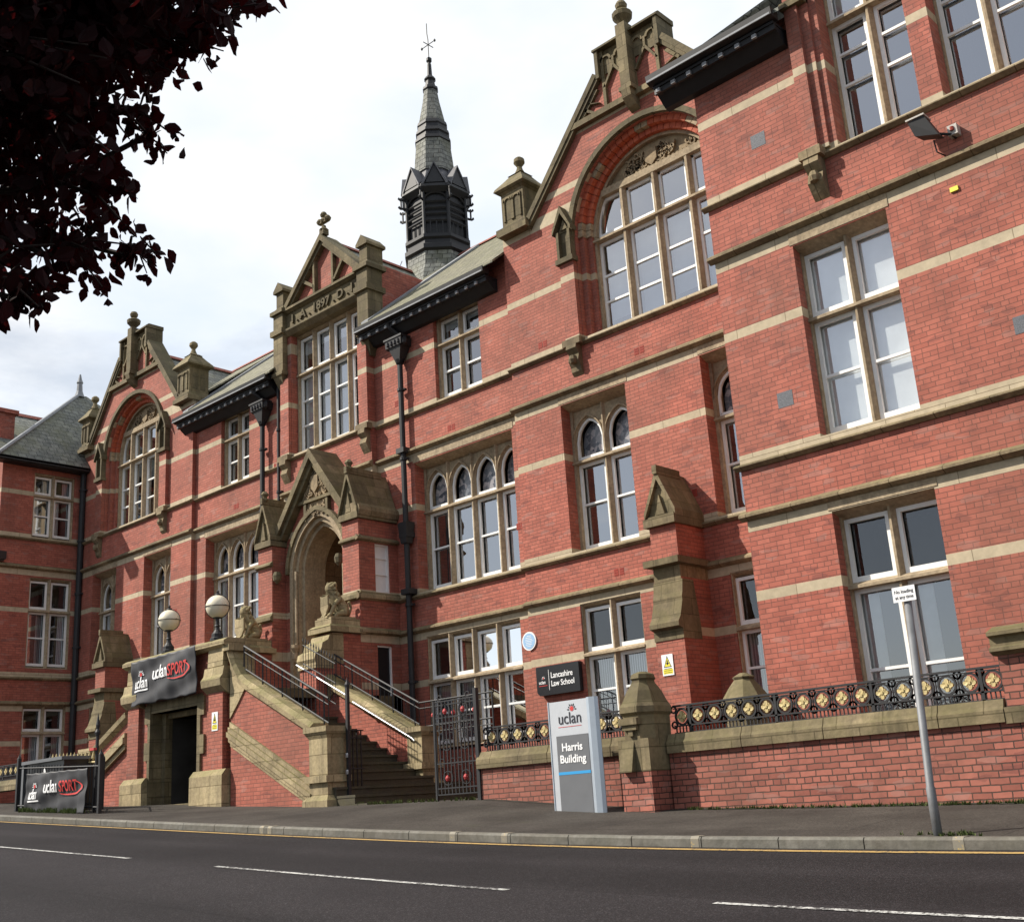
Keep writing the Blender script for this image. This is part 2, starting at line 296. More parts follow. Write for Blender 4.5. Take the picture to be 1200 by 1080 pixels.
# ---------------------------------------------------------------- mesh helper
def TF(Y): return lambda u, d, z: (u, Y + d, z)
def TX(X): return lambda u, d, z: (X - d, u, z)
def TXL(X): return lambda u, d, z: (X + d, u, z)
SPLIT = {'window_lintel', 'string_course', 'weathering', 'porch_pinnacle', 'landing_stonework', 'landing_pier', 'doorway_jamb', 'porch_string_course', 'arch_shaft', 'label_stop', 'lead_flashing', 'dormer_cheek',
         'coping', 'handrail', 'handrail_bracket', 'kerb_mark', 'latch', 'post', 'gate_post', 'slit_window_frame', 'slit_window_pane', 'gable_coping', 'gable_tracery', 'yellow_field', 'side_post', 'spire_gablet', 'gablet_roof', 'wall', 'bracket', 'arch_stones', 'arch_ring', 'raking_coping', 'porch_coping', 'impost', 'pipe_collar', 'spire_slates', 'belfry_plinth', 'spire_bands', 'pedestal_stonework', 'carved_panel', 'fence_frame', 'eaves_bracket'}
SPLIT |= {'arch_stone'}
SPLIT -= {'arch_ring', 'kerb_mark', 'wall', 'fence_frame'}
class MB:
    def __init__(s, T=None): s.v = []; s.f = []; s.T = T or (lambda a, b, c: (a, b, c))
    def P(s, a, b, c): s.v.append(s.T(a, b, c)); return len(s.v) - 1
    def quad(s, *p): s.f.append([s.P(*q) for q in p])
    def box(s, u0, u1, d0, d1, z0, z1):
        i = [s.P(u, d, z) for u in (u0, u1) for d in (d0, d1) for z in (z0, z1)]
        for q in ((0, 1, 3, 2), (4, 6, 7, 5), (0, 4, 5, 1), (2, 3, 7, 6), (0, 2, 6, 4), (1, 5, 7, 3)): s.f.append([i[k] for k in q])
        return s
    def loft(s, rings, cap=True):
        ids = [[s.P(*p) for p in r] for r in rings]; n = len(ids[0])
        for a, b in zip(ids, ids[1:]):
            for k in range(n): s.f.append([a[k], a[(k + 1) % n], b[(k + 1) % n], b[k]])
        if cap: s.f.append(ids[0][::-1]); s.f.append(ids[-1])
        return s
    def prism(s, poly, d0, d1):            # poly in (u,z), extruded in depth
        return s.loft([[(u, d0, z) for u, z in poly], [(u, d1, z) for u, z in poly]])
    def prismu(s, poly, u0, u1):           # poly in (d,z), extruded along u
        return s.loft([[(u0, d, z) for d, z in poly], [(u1, d, z) for d, z in poly]])
    def prismz(s, poly, z0, z1):
        return s.loft([[(u, d, z0) for u, d in poly], [(u, d, z1) for u, d in poly]])
    def frus(s, cu, cd, z0, z1, a0, b0, a1, b1):   # rectangular frustum half sizes
        return s.loft([[(cu - a, cd - b, z), (cu + a, cd - b, z), (cu + a, cd + b, z), (cu - a, cd + b, z)] for a, b, z in ((a0, b0, z0), (a1, b1, z1))])
    def lathe(s, prof, cu, cd, n=14, ph=0):
        return s.loft([[(cu + r * math.cos(ph + 2 * math.pi * k / n), cd + r * math.sin(ph + 2 * math.pi * k / n), z) for k in range(n)] for r, z in prof])
    def arch(s, cu, zc, r0, r1, d0, d1, a0=0, a1=math.pi, n=20):
        rings = []
        for k in range(n + 1):
            a = a0 + (a1 - a0) * k / n; c_, s_ = math.cos(a), math.sin(a)
            rings.append([(cu + r0 * c_, d0, zc + r0 * s_), (cu + r1 * c_, d0, zc + r1 * s_), (cu + r1 * c_, d1, zc + r1 * s_), (cu + r0 * c_, d1, zc + r0 * s_)])
        return s.loft(rings)
    def tube(s, pts, r, n=8, cap=True):
        pts = [Vector(p) for p in pts]; rings = []
        if isinstance(r, (int, float)): r = [r] * len(pts)
        for i, p in enumerate(pts):
            a = pts[max(i - 1, 0)]; b = pts[min(i + 1, len(pts) - 1)]; d = (b - a).normalized()
            e = d.cross(Vector((0, 0, 1)) if abs(d.z) < .9 else Vector((1, 0, 0))).normalized(); f = d.cross(e)
            rings.append([tuple(p + r[i] * (math.cos(2 * math.pi * k / n) * e + math.sin(2 * math.pi * k / n) * f)) for k in range(n)])
        return s.loft(rings, cap)
    def build(s, name, mat, parent=None, smooth=False, bevel=0, fix=True):
        if name in SPLIT:
            gs = s.clusters()
            if 1 < len(gs) < 40:
                first = None
                for vs, fs in gs:
                    p = MB(); p.v = vs; p.f = fs; o = p.build_one(name, mat, parent, smooth, bevel, fix); first = first or o
                return first
        return s.build_one(name, mat, parent, smooth, bevel, fix)
    def clusters(s, gap=.012):
        """pieces that do not touch each other"""
        par = list(range(len(s.v)))
        def find(a):
            while par[a] != a: par[a] = par[par[a]]; a = par[a]
            return a
        for f in s.f:
            r = find(f[0])
            for k in f[1:]: par[find(k)] = r
        isl = {}
        for i in range(len(s.v)): isl.setdefault(find(i), []).append(i)
        L_ = list(isl.values()); bb = []
        for vs in L_:
            c = [[s.v[i][k] for i in vs] for k in range(3)]; bb.append([(min(q) - gap, max(q) + gap) for q in c])
        n = len(L_); g = list(range(n))
        def fg(a):
            while g[a] != a: a = g[a]
            return a
        for a in range(n):
            for b in range(a):
                if all(bb[a][k][0] <= bb[b][k][1] and bb[b][k][0] <= bb[a][k][1] for k in range(3)): g[fg(a)] = fg(b)
        out = {}
        for a in range(n): out.setdefault(fg(a), []).extend(L_[a])
        res = []
        where = {}
        for r, vs in out.items():
            mp_ = {i: k for k, i in enumerate(vs)}
            for i in vs: where[i] = r
            res.append((r, [s.v[i] for i in vs], mp_))
        fs = {r: [] for r in out}
        for f in s.f: r = where[f[0]]; fs[r].append(f)
        return [(vs, [[mp_[i] for i in f] for f in fs[r]]) for r, vs, mp_ in res]
    def build_one(s, name, mat, parent=None, smooth=False, bevel=0, fix=True):
        me = bpy.data.meshes.new(name); me.from_pydata(s.v, [], s.f); me.materials.append(M[mat] if isinstance(mat, str) else mat)
        if fix:
            import bmesh
            bm = bmesh.new(); bm.from_mesh(me); bmesh.ops.recalc_face_normals(bm, faces=bm.faces); bm.to_mesh(me); bm.free()
        if smooth: me.shade_smooth()
        o = bpy.data.objects.new(name, me); COL.objects.link(o)
        if parent: o.parent = parent
        if bevel:
            md = o.modifiers.new('bevel', 'BEVEL'); md.width = bevel; md.segments = 2; md.limit_method = 'ANGLE'; md.angle_limit = R(50)
        return o
def thing(name, label, cat, group=None, loc=(0, 0, 0)):
    o = bpy.data.objects.new(name, None); COL.objects.link(o); o.location = loc; o.empty_display_size = .3
    return tag(o, label, cat, group)
def tag(o, label, cat, group=None):
    o['label'] = label; o['category'] = cat
    if group: o['group'] = group
    return o
def struct(o): o['kind'] = 'structure'; return o
def child(name, mb, mat, parent, **k):
    """a part of a thing whose Empty is not at the origin: vertices are given in world space"""
    L0 = parent['_org'] if '_org' in parent else None
    return mb.build(name, mat, parent, **k)
def reorigin(root):
    """put the Empty of a thing at the base of what it parents, leaving the parts where they are"""
    lo = Vector((1e9,) * 3); hi = -lo
    def walk(o):
        for c in o.children:
            if c.type == 'MESH':
                for v in c.data.vertices:
                    p = c.matrix_basis @ v.co
                    for i in range(3): lo[i] = min(lo[i], p[i]); hi[i] = max(hi[i], p[i])
            walk(c)
    walk(root); b = Vector(((lo.x + hi.x) / 2, (lo.y + hi.y) / 2, lo.z)); root.location = b
    for c in root.children: c.matrix_parent_inverse = Matrix.Translation(-b)
def clone(o, loc, parent=None):
    c = o.copy(); COL.objects.link(c); c.location = loc
    if parent: c.parent = parent
    return c
def text(s, size, mat, name='lettering', parent=None, T=None, at=(0, 0), ext=.003, sx=1.0, align='LEFT', shear=0, space=1.0, off=.0):
    """raised lettering as mesh: T maps (u,d,z) into the world, the text reads along u"""
    cu = bpy.data.curves.new('t', 'FONT'); cu.body = s; cu.size = size; cu.align_x = align; cu.extrude = ext; cu.shear = shear; cu.space_character = space; cu.offset = off
    to = bpy.data.objects.new('t', cu); COL.objects.link(to)
    me = bpy.data.meshes.new_from_object(to.evaluated_get(bpy.context.evaluated_depsgraph_get()))
    bpy.data.objects.remove(to); bpy.data.curves.remove(cu)
    for v in me.vertices: v.co = Vector(T(at[0] + v.co.x * sx, -v.co.z - ext, at[1] + v.co.y))
    me.materials.clear(); me.materials.append(M[mat]); me.name = name
    o = bpy.data.objects.new(name, me); COL.objects.link(o)
    if parent: o.parent = parent
    return o

# wall with openings: columns between breakpoints, each filled between the openings
def wall(mb, u0, u1, zb, ztop, holes, d=0.0, xs=(), reveal=True):
    X = {u0, u1, *[x for x in xs if u0 < x < u1]}
    pts = ztop if isinstance(ztop, list) else [(u0, ztop), (u1, ztop)]
    def zt(x):
        for (a, za), (b, zb_) in zip(pts, pts[1:]):
            if a - 1e-9 <= x <= b + 1e-9: return za + (zb_ - za) * ((x - a) / (b - a) if b > a else 0)
        return pts[-1][1]
    for p in pts:
        if u0 < p[0] < u1: X.add(p[0])
    for h in holes:
        X |= {x for x in (h['x0'], h['x1']) if u0 <= x <= u1}
        if callable(h['top']):
            for k in range(1, h.get('n', 16)):
                # cosine spacing keeps round heads round
                q = (1 - math.cos(math.pi * k / h.get('n', 16))) / 2; X.add(h['x0'] + (h['x1'] - h['x0']) * q)
    X = sorted(X); e = 1e-7
    top = lambda h, x: h['top'](x) if callable(h['top']) else h['top']
    for a, b in zip(X, X[1:]):
        if b - a < 1e-6: continue
        m_ = (a + b) / 2; act = sorted([h for h in holes if h['x0'] < m_ < h['x1']], key=lambda h: h['zb'])
        ca = cb = zb
        for h in act:
            if h['zb'] > ca + 1e-6: mb.quad((a, d, ca), (b, d, cb), (b, d, h['zb']), (a, d, h['zb']))
            ca, cb = top(h, a + e), top(h, b - e)
        mb.quad((a, d, ca), (b, d, cb), (b, d, zt(b)), (a, d, zt(a)))
        if reveal:
            for h in act:
                D = d + h.get('dep', .3); ta, tb = top(h, a + e), top(h, b - e)
                mb.quad((a, d, ta), (b, d, tb), (b, D, tb), (a, D, ta)); mb.quad((a, d, h['zb']), (b, d, h['zb']), (b, D, h['zb']), (a, D, h['zb']))
    if reveal:
        for h in holes:
            D = d + h.get('dep', .3)
            for x in (h['x0'], h['x1']):
                t_ = top(h, min(max(x, h['x0'] + e), h['x1'] - e))
                if t_ > h['zb']: mb.quad((x, d, h['zb']), (x, D, h['zb']), (x, D, t_), (x, d, t_))
def pointed(c, w_, zs, h):
    R_ = (h * h + w_ * w_) / (2 * w_)
    return lambda x: zs + math.sqrt(max(0, R_ * R_ - (abs(x - c) + R_ - w_) ** 2))
def round_(c, r, zc): return lambda x: zc + math.sqrt(max(0, r * r - (x - c) ** 2))

# ================================================================ THE BUILDING
bld = thing('university_building', 'red brick Victorian university building with sandstone bands, gables, tall windows and a slate spire', 'building')
YM, YE, YC, YW, XL = 18.35, 18.48, 18.3, 15.5, -37.35      # gable bays, eaves bays, centre bay, right wing, side of left wing
TW, TLW = TF(YW), TX(XL)

def window(T, u0, u1, z0, z1, nl, zt=None, rec=.12, kind='rect', spring=None, archh=.52, lower='dark', upper='dark', meet=(.5,), edge=.07, mw=.12, label=None, upg=None, up_meet=()):
    """mullioned stone window set into a wall opening; lights from left to right"""
    s = MB(T); d0 = rec; d1 = rec + .2
    w_ = (u1 - u0 - 2 * edge - (nl - 1) * mw) / nl
    lights = [(u0 + edge + k * (w_ + mw), u0 + edge + k * (w_ + mw) + w_) for k in range(nl)]
    s.box(u0, u0 + edge, d0, d1 + .1, z0, z1); s.box(u1 - edge, u1, d0, d1 + .1, z0, z1)
    for k in range(nl - 1):
        a, b = lights[k][1], lights[k + 1][0]; c = (a + b) / 2; f = .035
        s.prismz([(a, d1), (a, d0 + .07), (c - f / 2, d0 - .012), (c + f / 2, d0 - .012), (b, d0 + .07), (b, d1)], z0 + .004, z1 - .004)
    s.prismu([(d0 - .03, z0 - .06), (d0 - .03, z0 - .01), (d1, z0 + .09), (d1 + .1, z0 + .09), (d1 + .1, z0 - .06)], u0 + .003, u1 - .003)
    s.prismu([(d0 - .01, z1 + .02), (d0 - .01, z1 - .02), (d1, z1 - .10), (d1 + .1, z1 - .10), (d1 + .1, z1 + .02)], u0 + .003, u1 - .003)
    if zt: s.prismu([(d0 - .05, zt - .045), (d0 - .05, zt + .0), (d0 + .06, zt + .055), (d1, zt + .055), (d1, zt - .05), (d0 + .05, zt - .05)], u0 + .002, u1 - .002)
    win = s.build('window', 'stone_clean', bld)
    if label: win['label'] = label
    fr = MB(T); q = d0 + .09; W = .062; tops = []
    ztop = z1 - .09
    if kind == 'goth':
        tr = MB(T); hs = []
        for a, b in lights:
            hs.append(dict(x0=a + .004, x1=b - .004, zb=zt + .05, top=pointed((a + b) / 2, (b - a) / 2, spring, archh), dep=.17, n=14))
        wall(tr, u0 + edge, u1 - edge, zt + .05, z1 - .02, hs, d=d0 + .05)
        for a, b in lights:       # raised moulding that outlines each head, crossing above the mullions
            for sgn in (-1, 1):
                c = (a + b) / 2; pts = []
                f = pointed(c, (b - a) / 2 + .055, spring - .02, archh + .10)
                for k in range(9):
                    x = c + sgn * ((b - a) / 2 + .055) * (1 - k / 8); pts.append((x, f(x)))
                for (xa, za), (xb, zb_) in zip(pts, pts[1:]): tr.prism([(xa, za), (xb, zb_), (xb, zb_ - .045), (xa + (0 if k else 0), za - .045)], d0 + .0, d0 + .06)
        for k in range(nl - 1):
            c = (lights[k][1] + lights[k + 1][0]) / 2; tr.box(c - .022, c + .022, d0 - .0, d0 + .06, spring + .22, z1 - .02)
        tr.build('tracery', 'stone_clean', win)
        lg = MB(T); wf = MB(T)
        for a, b in lights:
            f = pointed((a + b) / 2, (b - a) / 2 - .05, spring, archh - .06); g = pointed((a + b) / 2, (b - a) / 2, spring, archh)
            n = 12; xs = [a + .05 + (b - a - .1) * k / n for k in range(n + 1)]
            for xa, xb in zip(xs, xs[1:]): lg.quad((xa, d1 + .06, zt + .1), (xb, d1 + .06, zt + .1), (xb, d1 + .06, f(xb)), (xa, d1 + .06, f(xa)))
            prev = None
            path = [(a + .004, zt + .055)] + [(a + (b - a) * k / 12, g(a + (b - a) * k / 12)) for k in range(13)] + [(b - .004, zt + .055)]
            inn = [(a + .06, zt + .11)] + [(a + .05 + (b - a - .1) * k / 12, f(a + .05 + (b - a - .1) * k / 12)) for k in range(13)] + [(b - .06, zt + .11)]
            for k in range(len(path) - 1):
                wf.prism([path[k], path[k + 1], inn[k + 1], inn[k]], q, q + .05)
            wf.box(a + .03, b - .03, q, q + .05, zt + .055, zt + .12)
        lg.build('leaded_pane', 'leaded', win); wf.build('head_frame', 'white', win)
        ztop = None
    gl = MB(T); gu = MB(T) if upg else gl; D = d1 + .015
    for k, (a, b) in enumerate(lights):
        zones = []
        if zt:
            zones.append((z0 + .09, zt - .05, meet))
            if kind != 'goth': zones.append((zt + .055, z1 - .10, up_meet))
        else: zones.append((z0 + .09, z1 - .10, meet))
        for za, zb, mt in zones:
            fr.box(a + .002, a + W, q, q + .06, za, zb); fr.box(b - W, b - .002, q, q + .06, za, zb)
            fr.box(a + W, b - W, q, q + .06, za, za + W * 1.35); fr.box(a + W, b - W, q, q + .06, zb - W, zb)
            for mm in mt: zz = za + (zb - za) * mm; fr.box(a + W, b - W, q + .005, q + .055, zz - .022, zz + .022)
            (gu if za > (zt or 99) else gl).quad((a + W, D - .03, za), (b - W, D - .03, za), (b - W, D - .03, zb), (a + W, D - .03, zb))
    fr.build('sash_frame', 'white', win); gl.build('glass_pane', 'glass_sky' if lower == 'sky' else 'glass', win)
    if upg and gu.v: gu.build('glass_pane', upg, win)
    def blinds(mode, za, zb):
        if mode in ('dark', 'sky'): return
        m = MB(T)
        for k, (a, b) in enumerate(lights):
            if mode == 'blind': m.box(a, b, D + .03, D + .04, za, zb)
            elif mode == 'half': m.box(a, b, D + .03, D + .04, za + (zb - za) * (.55 + .1 * (k % 2)), zb)
            elif mode == 'left': m.box(a, a + (b - a) * .42, D + .03, D + .04, za, zb)
            elif mode == 'mixed':
                if k % 3 != 1: m.box(a, b, D + .03, D + .04, za + (zb - za) * (.0 if k % 2 else .5), zb)
            elif mode == 'curtain': m.box(a, b, D + .12, D + .13, za, zb)
            elif mode == 'side': m.box(b - (b - a) * .35, b, D + .12, D + .13, za, zb)
        if m.v: m.build('curtain' if mode in ('curtain', 'side') else 'blind', 'curtain' if mode in ('curtain', 'side') else 'blind', win)
    if zt:
        blinds(lower, z0, zt)
        if kind != 'goth': blinds(upper, zt, z1)
    else: blinds(lower, z0, z1)
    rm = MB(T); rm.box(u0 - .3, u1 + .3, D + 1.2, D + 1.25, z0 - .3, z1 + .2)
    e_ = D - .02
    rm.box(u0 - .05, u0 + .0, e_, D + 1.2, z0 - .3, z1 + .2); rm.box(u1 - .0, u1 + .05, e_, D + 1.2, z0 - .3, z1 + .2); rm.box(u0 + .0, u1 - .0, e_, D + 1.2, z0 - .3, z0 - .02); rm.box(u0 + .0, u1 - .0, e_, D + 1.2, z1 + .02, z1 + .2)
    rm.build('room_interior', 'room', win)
    return win

def H(x0, x1, zb, top, dep=.35, **k): return dict(x0=x0, x1=x1, zb=zb, top=top, dep=dep, **k)
# ---- main facade, five bays.  (centre, half width of the bay, half width at which the rake starts)
GR = dict(c=-12.43, k0=-16.62, k1=-8.2, hw=3.22, hb=.88)
GL = dict(c=-33.88, k0=-37.34, k1=-30.22, hw=2.98, hb=.90)
TM, TE, TC = TF(YM), TF(YE), TF(YC)
ZB = -1.6
def gable_bay(g, wins):
    c = g['c']; mb = MB(TM); zk = 12.92; za = 15.62
    top = [(g['k0'], zk), (c - g['hw'], zk), (c - g['hb'], za), (c + g['hb'], za), (c + g['hw'], zk), (g['k1'], zk)]
    top[0] = (g['k0'], zk)
    r1, r2, r3 = 2.0, 1.87, 1.74; s = g.get('s', 1)
    if g is GL: r1, r2, r3 = 1.86, 1.74, 1.62
    g['r'] = r1
    zc = 14.05 - r1 if g is GR else 14.02 - r1; g['zc'] = zc
    hs = [H(c - r1, c + r1, 9.62, round_(c, r1, zc), dep=.14)] + [H(a, b, z0, z1, dep=d) for a, b, z0, z1, d in wins]
    wall(mb, g['k0'], g['k1'], ZB, top, hs)
    # recessed orders of the big arch
    wall(mb, c - r1, c + r1, 9.62, [(c - r1, zc + r1)] + [(c + r1, zc + r1)], [H(c - r2, c + r2, 9.62, round_(c, r2, zc), dep=.14)], d=.14) if False else None
    for ra, rb, d in ((r1, r2, .14), (r2, r3, .28)):
        for sg in (-1, 1):
            xa, xb = sorted((c + sg * ra, c + sg * rb)); mb.quad((xa, d, 9.6), (xb, d, 9.6), (xb, d, zc), (xa, d, zc))
            xi = c + sg * rb; mb.quad((xi, d, 9.6), (xi, d + .16, 9.6), (xi, d + .16, zc), (xi, d, zc))
    mb.build('wall', 'brick', bld, fix=False)
    # alternating brick and stone voussoirs
    br = MB(TM); st = MB(TM)
    n = 34
    for k in range(n):
        a0, a1 = math.pi * k / n, math.pi * (k + 1) / n
        tgt = st if k in (0, 1, 8, 9, 16, 17, 24, 25, 32, 33) else br
        tgt.arch(c, zc, r2, r1 + .01, .10, .3, a0 + .004, a1 - .004, 1)
        (st if k in (0, 1, 32, 33) else br).arch(c, zc, r3, r2 + .01, .24, .5, a0 + .004, a1 - .004, 1)
    br.build('arch_ring', M['vouss'], bld); st.build('arch_stone', 'stone_clean', bld)
    hd = MB(TM); hd.arch(c, zc, r1 + .005, r1 + .13, -.10, .12, n=28)
    hd.build('hood_mould', 'stone_dark', bld)
    # four-light window with transom and carved tympanum
    u0, u1 = c - r3, c + r3; zt = 11.95; zh = 13.0; e = .06; mw = .15
    w_ = (u1 - u0 - 2 * e - 3 * mw) / 4; f3 = round_(c, r3, zc); fg = round_(c, r3 - .06, zc)
    s = MB(TM); d0 = .36
    for sg in (-1, 1): s.box(min(c + sg * r3, c + sg * (r3 - e)), max(c + sg * r3, c + sg * (r3 - e)), d0, .62, 9.62, zc)
    Ls = [(u0 + e + k * (w_ + mw), u0 + e + k * (w_ + mw) + w_) for k in range(4)]
    for k in range(3):
        a, b = Ls[k][1], Ls[k + 1][0]; m_ = (a + b) / 2
        s.prismz([(a, .6), (a, d0 + .06), (m_ - .03, d0 - .02), (m_ + .03, d0 - .02), (b, d0 + .06), (b, .6)], 9.62, zh + .02)
    s.prismu([(d0 - .06, zt - .05), (d0 - .06, zt), (d0 + .05, zt + .07), (.6, zt + .07), (.6, zt - .06), (d0 + .05, zt - .06)], u0, u1)
    xh = math.sqrt(max(0, r3 * r3 - (zh + .06 - zc) ** 2))
    s.box(c - xh, c + xh, d0 - .03, .6, zh - .07, zh + .09)
    s.arch(c, zc, r3 - .07, r3, d0 - .01, .6, n=28)
    win = s.build('arched_window', 'stone_clean', bld)
    ty = MB(TM); n = 20; xm = math.sqrt(max(0, (r3 - .02) ** 2 - (zh + .05 - zc) ** 2))
    for k in range(n):
        xa = c - xm + 2 * xm * k / n; xb = c - xm + 2 * xm * (k + 1) / n; ty.quad((xa, d0 + .1, zh + .05), (xb, d0 + .1, zh + .05), (xb, d0 + .1, f3(xb)), (xa, d0 + .1, f3(xa)))
    rnd = random.Random(3)
    for k in range(60):     # scrolling foliage in relief round a shield
        a = rnd.uniform(.2, math.pi - .2); r_ = rnd.uniform(.2, .9); x = c + xm * r_ * math.cos(a); z = zh + .12 + (zc + r3 - zh - .26) * r_ * math.sin(a)
        if abs(x - c) < .17: continue
        if z > fg(x) - .12: continue
        ty.arch(x, z, .045, .08, d0 + .03, d0 + .11, rnd.uniform(0, 6), rnd.uniform(6.5, 9.5), 8)
    ty.prism([(c - .15, zh + .52), (c + .15, zh + .52), (c + .15, zh + .25), (c, zh + .12), (c - .15, zh + .25)], d0 + .0, d0 + .11)
    nb = int(2 * xm / .11)
    for k in range(nb): x = c - xm + .06 + k * .11; ty.box(x, x + .055, d0 + .02, d0 + .11, zh + .09, zh + .15) if zh + .2 < f3(x) else None
    ty.build('carved_tympanum', 'carved', win)
    fr = MB(TM); gl = MB(TM); W = .055; q = d0 + .1
    for a, b in Ls:
        fr.box(a, a + W, q, q + .06, 9.7, zt - .06); fr.box(b - W, b, q, q + .06, 9.7, zt - .06); fr.box(a + W, b - W, q, q + .06, 9.7, 9.79); fr.box(a + W, b - W, q, q + .06, zt - .12, zt - .06)
        for z in (9.79 + .66, 9.79 + 1.28): fr.box(a + W, b - W, q, q + .055, z - .025, z + .025)
        ta, tb = min(zh - .07, fg(a + .01)), min(zh - .07, fg(b - .01))
        fr.prism([(a, zt + .07), (a + W, zt + .07), (a + W, min(zh - .07, fg(a + W))), (a, ta)], q, q + .06); fr.prism([(b - W, zt + .07), (b, zt + .07), (b, tb), (b - W, min(zh - .07, fg(b - W)))], q, q + .06)
        fr.box(a + W, b - W, q, q + .06, zt + .07, zt + .15); gl.quad((a, q + .04, 9.7), (b, q + .04, 9.7), (b, q + .04, zt), (a, q + .04, zt))
        for j in range(10):
            xa, xb = a + (b - a) * j / 10, a + (b - a) * (j + 1) / 10; ya, yb = min(zh - .07, fg(xa)), min(zh - .07, fg(xb))
            fr.prism([(xa, ya - .06), (xb, yb - .06), (xb, yb), (xa, ya)], q, q + .06); gl.quad((xa, q + .04, zt), (xb, q + .04, zt), (xb, q + .04, yb), (xa, q + .04, ya))
    fr.build('sash_frame', 'white', win); gl.build('glass_pane', 'glass_sky', win)
    bd = MB(TM)
    for k, (a, b) in enumerate(Ls): bd.box(a, b, .72, .73, 9.7 if k % 2 else 10.1, zt - .05)
    bd.build('blind', 'blind', win)
    rm = MB(TM); rm.box(u0, u1, 1.9, 1.95, 9.5, 14); rm.box(u0 - .1, u0, .62, 1.9, 9.5, 14); rm.box(u1, u1 + .1, .62, 1.9, 9.5, 14); rm.box(u0, u1, .62, 1.9, 9.4, 9.5); rm.build('room_interior', 'room', win)
    # pilaster strips with aedicules and corbels
    for sg in (-1, 1):
        a, b = sorted((c + sg * (r1 + .02), c + sg * (r1 + .42))); pm = MB(TM)
        pm.box(a, b, -.12, .003, 9.62, 11.5); p = pm.build('pilaster', 'brick', bld)
        cb = MB(TM); m_ = (a + b) / 2
        cb.box(a - .05, b + .05, -.2, .003, 9.47, 9.62); cb.prismu([(0, 9.47), (-.2, 9.47), (-.22, 9.38), (-.12, 9.27), (-.16, 9.12), (-.08, 8.98), (-.07, 8.88), (0, 8.8)], a + .06, b - .06)
        cb.lathe([(.0, 9.03), (.07, 9.05), (.1, 9.13), (.07, 9.22), (.0, 9.24)], m_, -.16, 8); cb.build('corbel', 'stone', p)
        ae = MB(TM); ae.box(a - .05, b + .05, -.2, .003, 11.46, 11.58); ae.box(a, a + .07, -.17, .003, 11.58, 12.25); ae.box(b - .07, b, -.17, .003, 11.58, 12.25); ae.box(a + .07, b - .07, -.06, .003, 11.58, 12.25)
        ae.prism([(a - .07, 12.2), (a - .07, 12.3), (m_, 12.86), (b + .07, 12.3), (b + .07, 12.2), (m_, 12.68)], -.22, .003)
        ae.prism([(a, 12.25), (m_, 12.62), (b, 12.25)], -.08, .003); ae.prism([(m_ - .11, 12.3), (m_, 12.55), (m_ + .11, 12.3)], -.12, .003)
        ae.build('gablet', 'stone_dark', p)
    # gable coping, shoulders and tracery
    cp_ = MB(TM); hb, hw = g['hb'], g['hw']
    for sg in (-1, 1):
        A = (c + sg * (hw + .10), zk - .12); B = (c + sg * (hb - .0), za); 
        dx, dz = B[0] - A[0], B[1] - A[1]; l = math.hypot(dx, dz); nx, nz = -dz / l * sg * -1, dx / l * sg * -1
        nx, nz = (dz / l * sg, abs(dx) / l)
        cp_.prism([A, B, (B[0] + nx * .13, B[1] + nz * .13), (A[0] + nx * .13, A[1] + nz * .13)], -.15, .4)
        cp_.prism([(A[0] - nx * .08, A[1] - nz * .08), (B[0] - nx * .08, B[1] - nz * .08), B, A], -.12, .1)
        k = g['k0'] if sg < 0 else g['k1']
        a, b = sorted((c + sg * (hw + .02), k))
        if abs(a - b) > .1: cp_.box(a, b, -.22, .45, zk - .06, zk + .1)
        xs = c + sg * hb; a, b = sorted((xs, xs - sg * .09)); cp_.box(a, b + 0, -.17, .45, za - .12, 16.2)
    cp_.prismu([(-.2, 16.2), (-.2, 16.25), (-.1, 16.33), (.46, 16.33), (.46, 16.2)], c - hb - .03, c + hb + .03)
    cp_.build('gable_coping', 'stone_dark', bld)
    tr = MB(TM); tr.box(c - hb + .09, c + hb - .09, -.03, .45, za - .02, 16.2)
    xst = hb + (hw - hb) * (za - 14.62) / (za - zk)
    tr.box(c - xst - .05, c + xst + .05, -.14, .003, 14.6, 14.74)
    for u in (-hb + .10, hb - .18): tr.box(c + u, c + u + .08, -.08, .003, 14.74, 16.2)
    for sg in (-1, 1):
        m_ = c + sg * hb / 2
        for q in (-.2, .2): tr.arch(m_ + q, 15.9, .11, .17, -.08, -.02, n=8); 
        tr.box(m_ - .03, m_ + .03, -.07, -.02, 15.2 if False else 15.62, 15.95)
        for q in (-1, 1): tr.prism([(m_ + q * .33, 15.25), (m_ + q * .27, 15.25), (m_ - .02 * q, 15.68), (m_ + .04 * q, 15.7)], -.08, .003)
        for (xa, z_a, xb, z_b) in ((hb + .05, 15.3, hb + .55, 14.74), (hb + .02, 14.95, hb + .4, 15.1)):
            tr.prism([(c + sg * xa, z_a), (c + sg * (xa + .09), z_a + .02), (c + sg * (xb + .09), z_b), (c + sg * xb, z_b - .0)], -.08, .003)
        tr.prism([(c + sg * (hb + .12), 14.74), (c + sg * (hb + .2), 14.74), (c + sg * (hb + .62), 15.02), (c + sg * (hb + .56), 15.08)], -.08, .003)
    tr.build('gable_tracery', 'stone_moss', bld)
    fi = MB(TM); fi.box(c - .13, c + .13, -.3, .003, 14.82, 16.42); fi.box(c - .17, c + .17, -.34, .003, 14.72, 14.82)
    fi.prismu([(0, 14.72), (-.34, 14.72), (-.3, 14.55), (-.14, 14.38), (0, 14.3)], c - .12, c + .12)
    fi.lathe([(.12, 16.42), (.09, 16.47), (.13, 16.52), (.22, 16.62), (.235, 16.72), (.2, 16.76), (.08, 16.78), (.07, 16.83), (.12, 16.88), (.14, 16.96), (.1, 17.04), (.0, 17.08)], c, -.15, 14)
    fi.build('finial', 'stone_moss', bld, smooth=False)

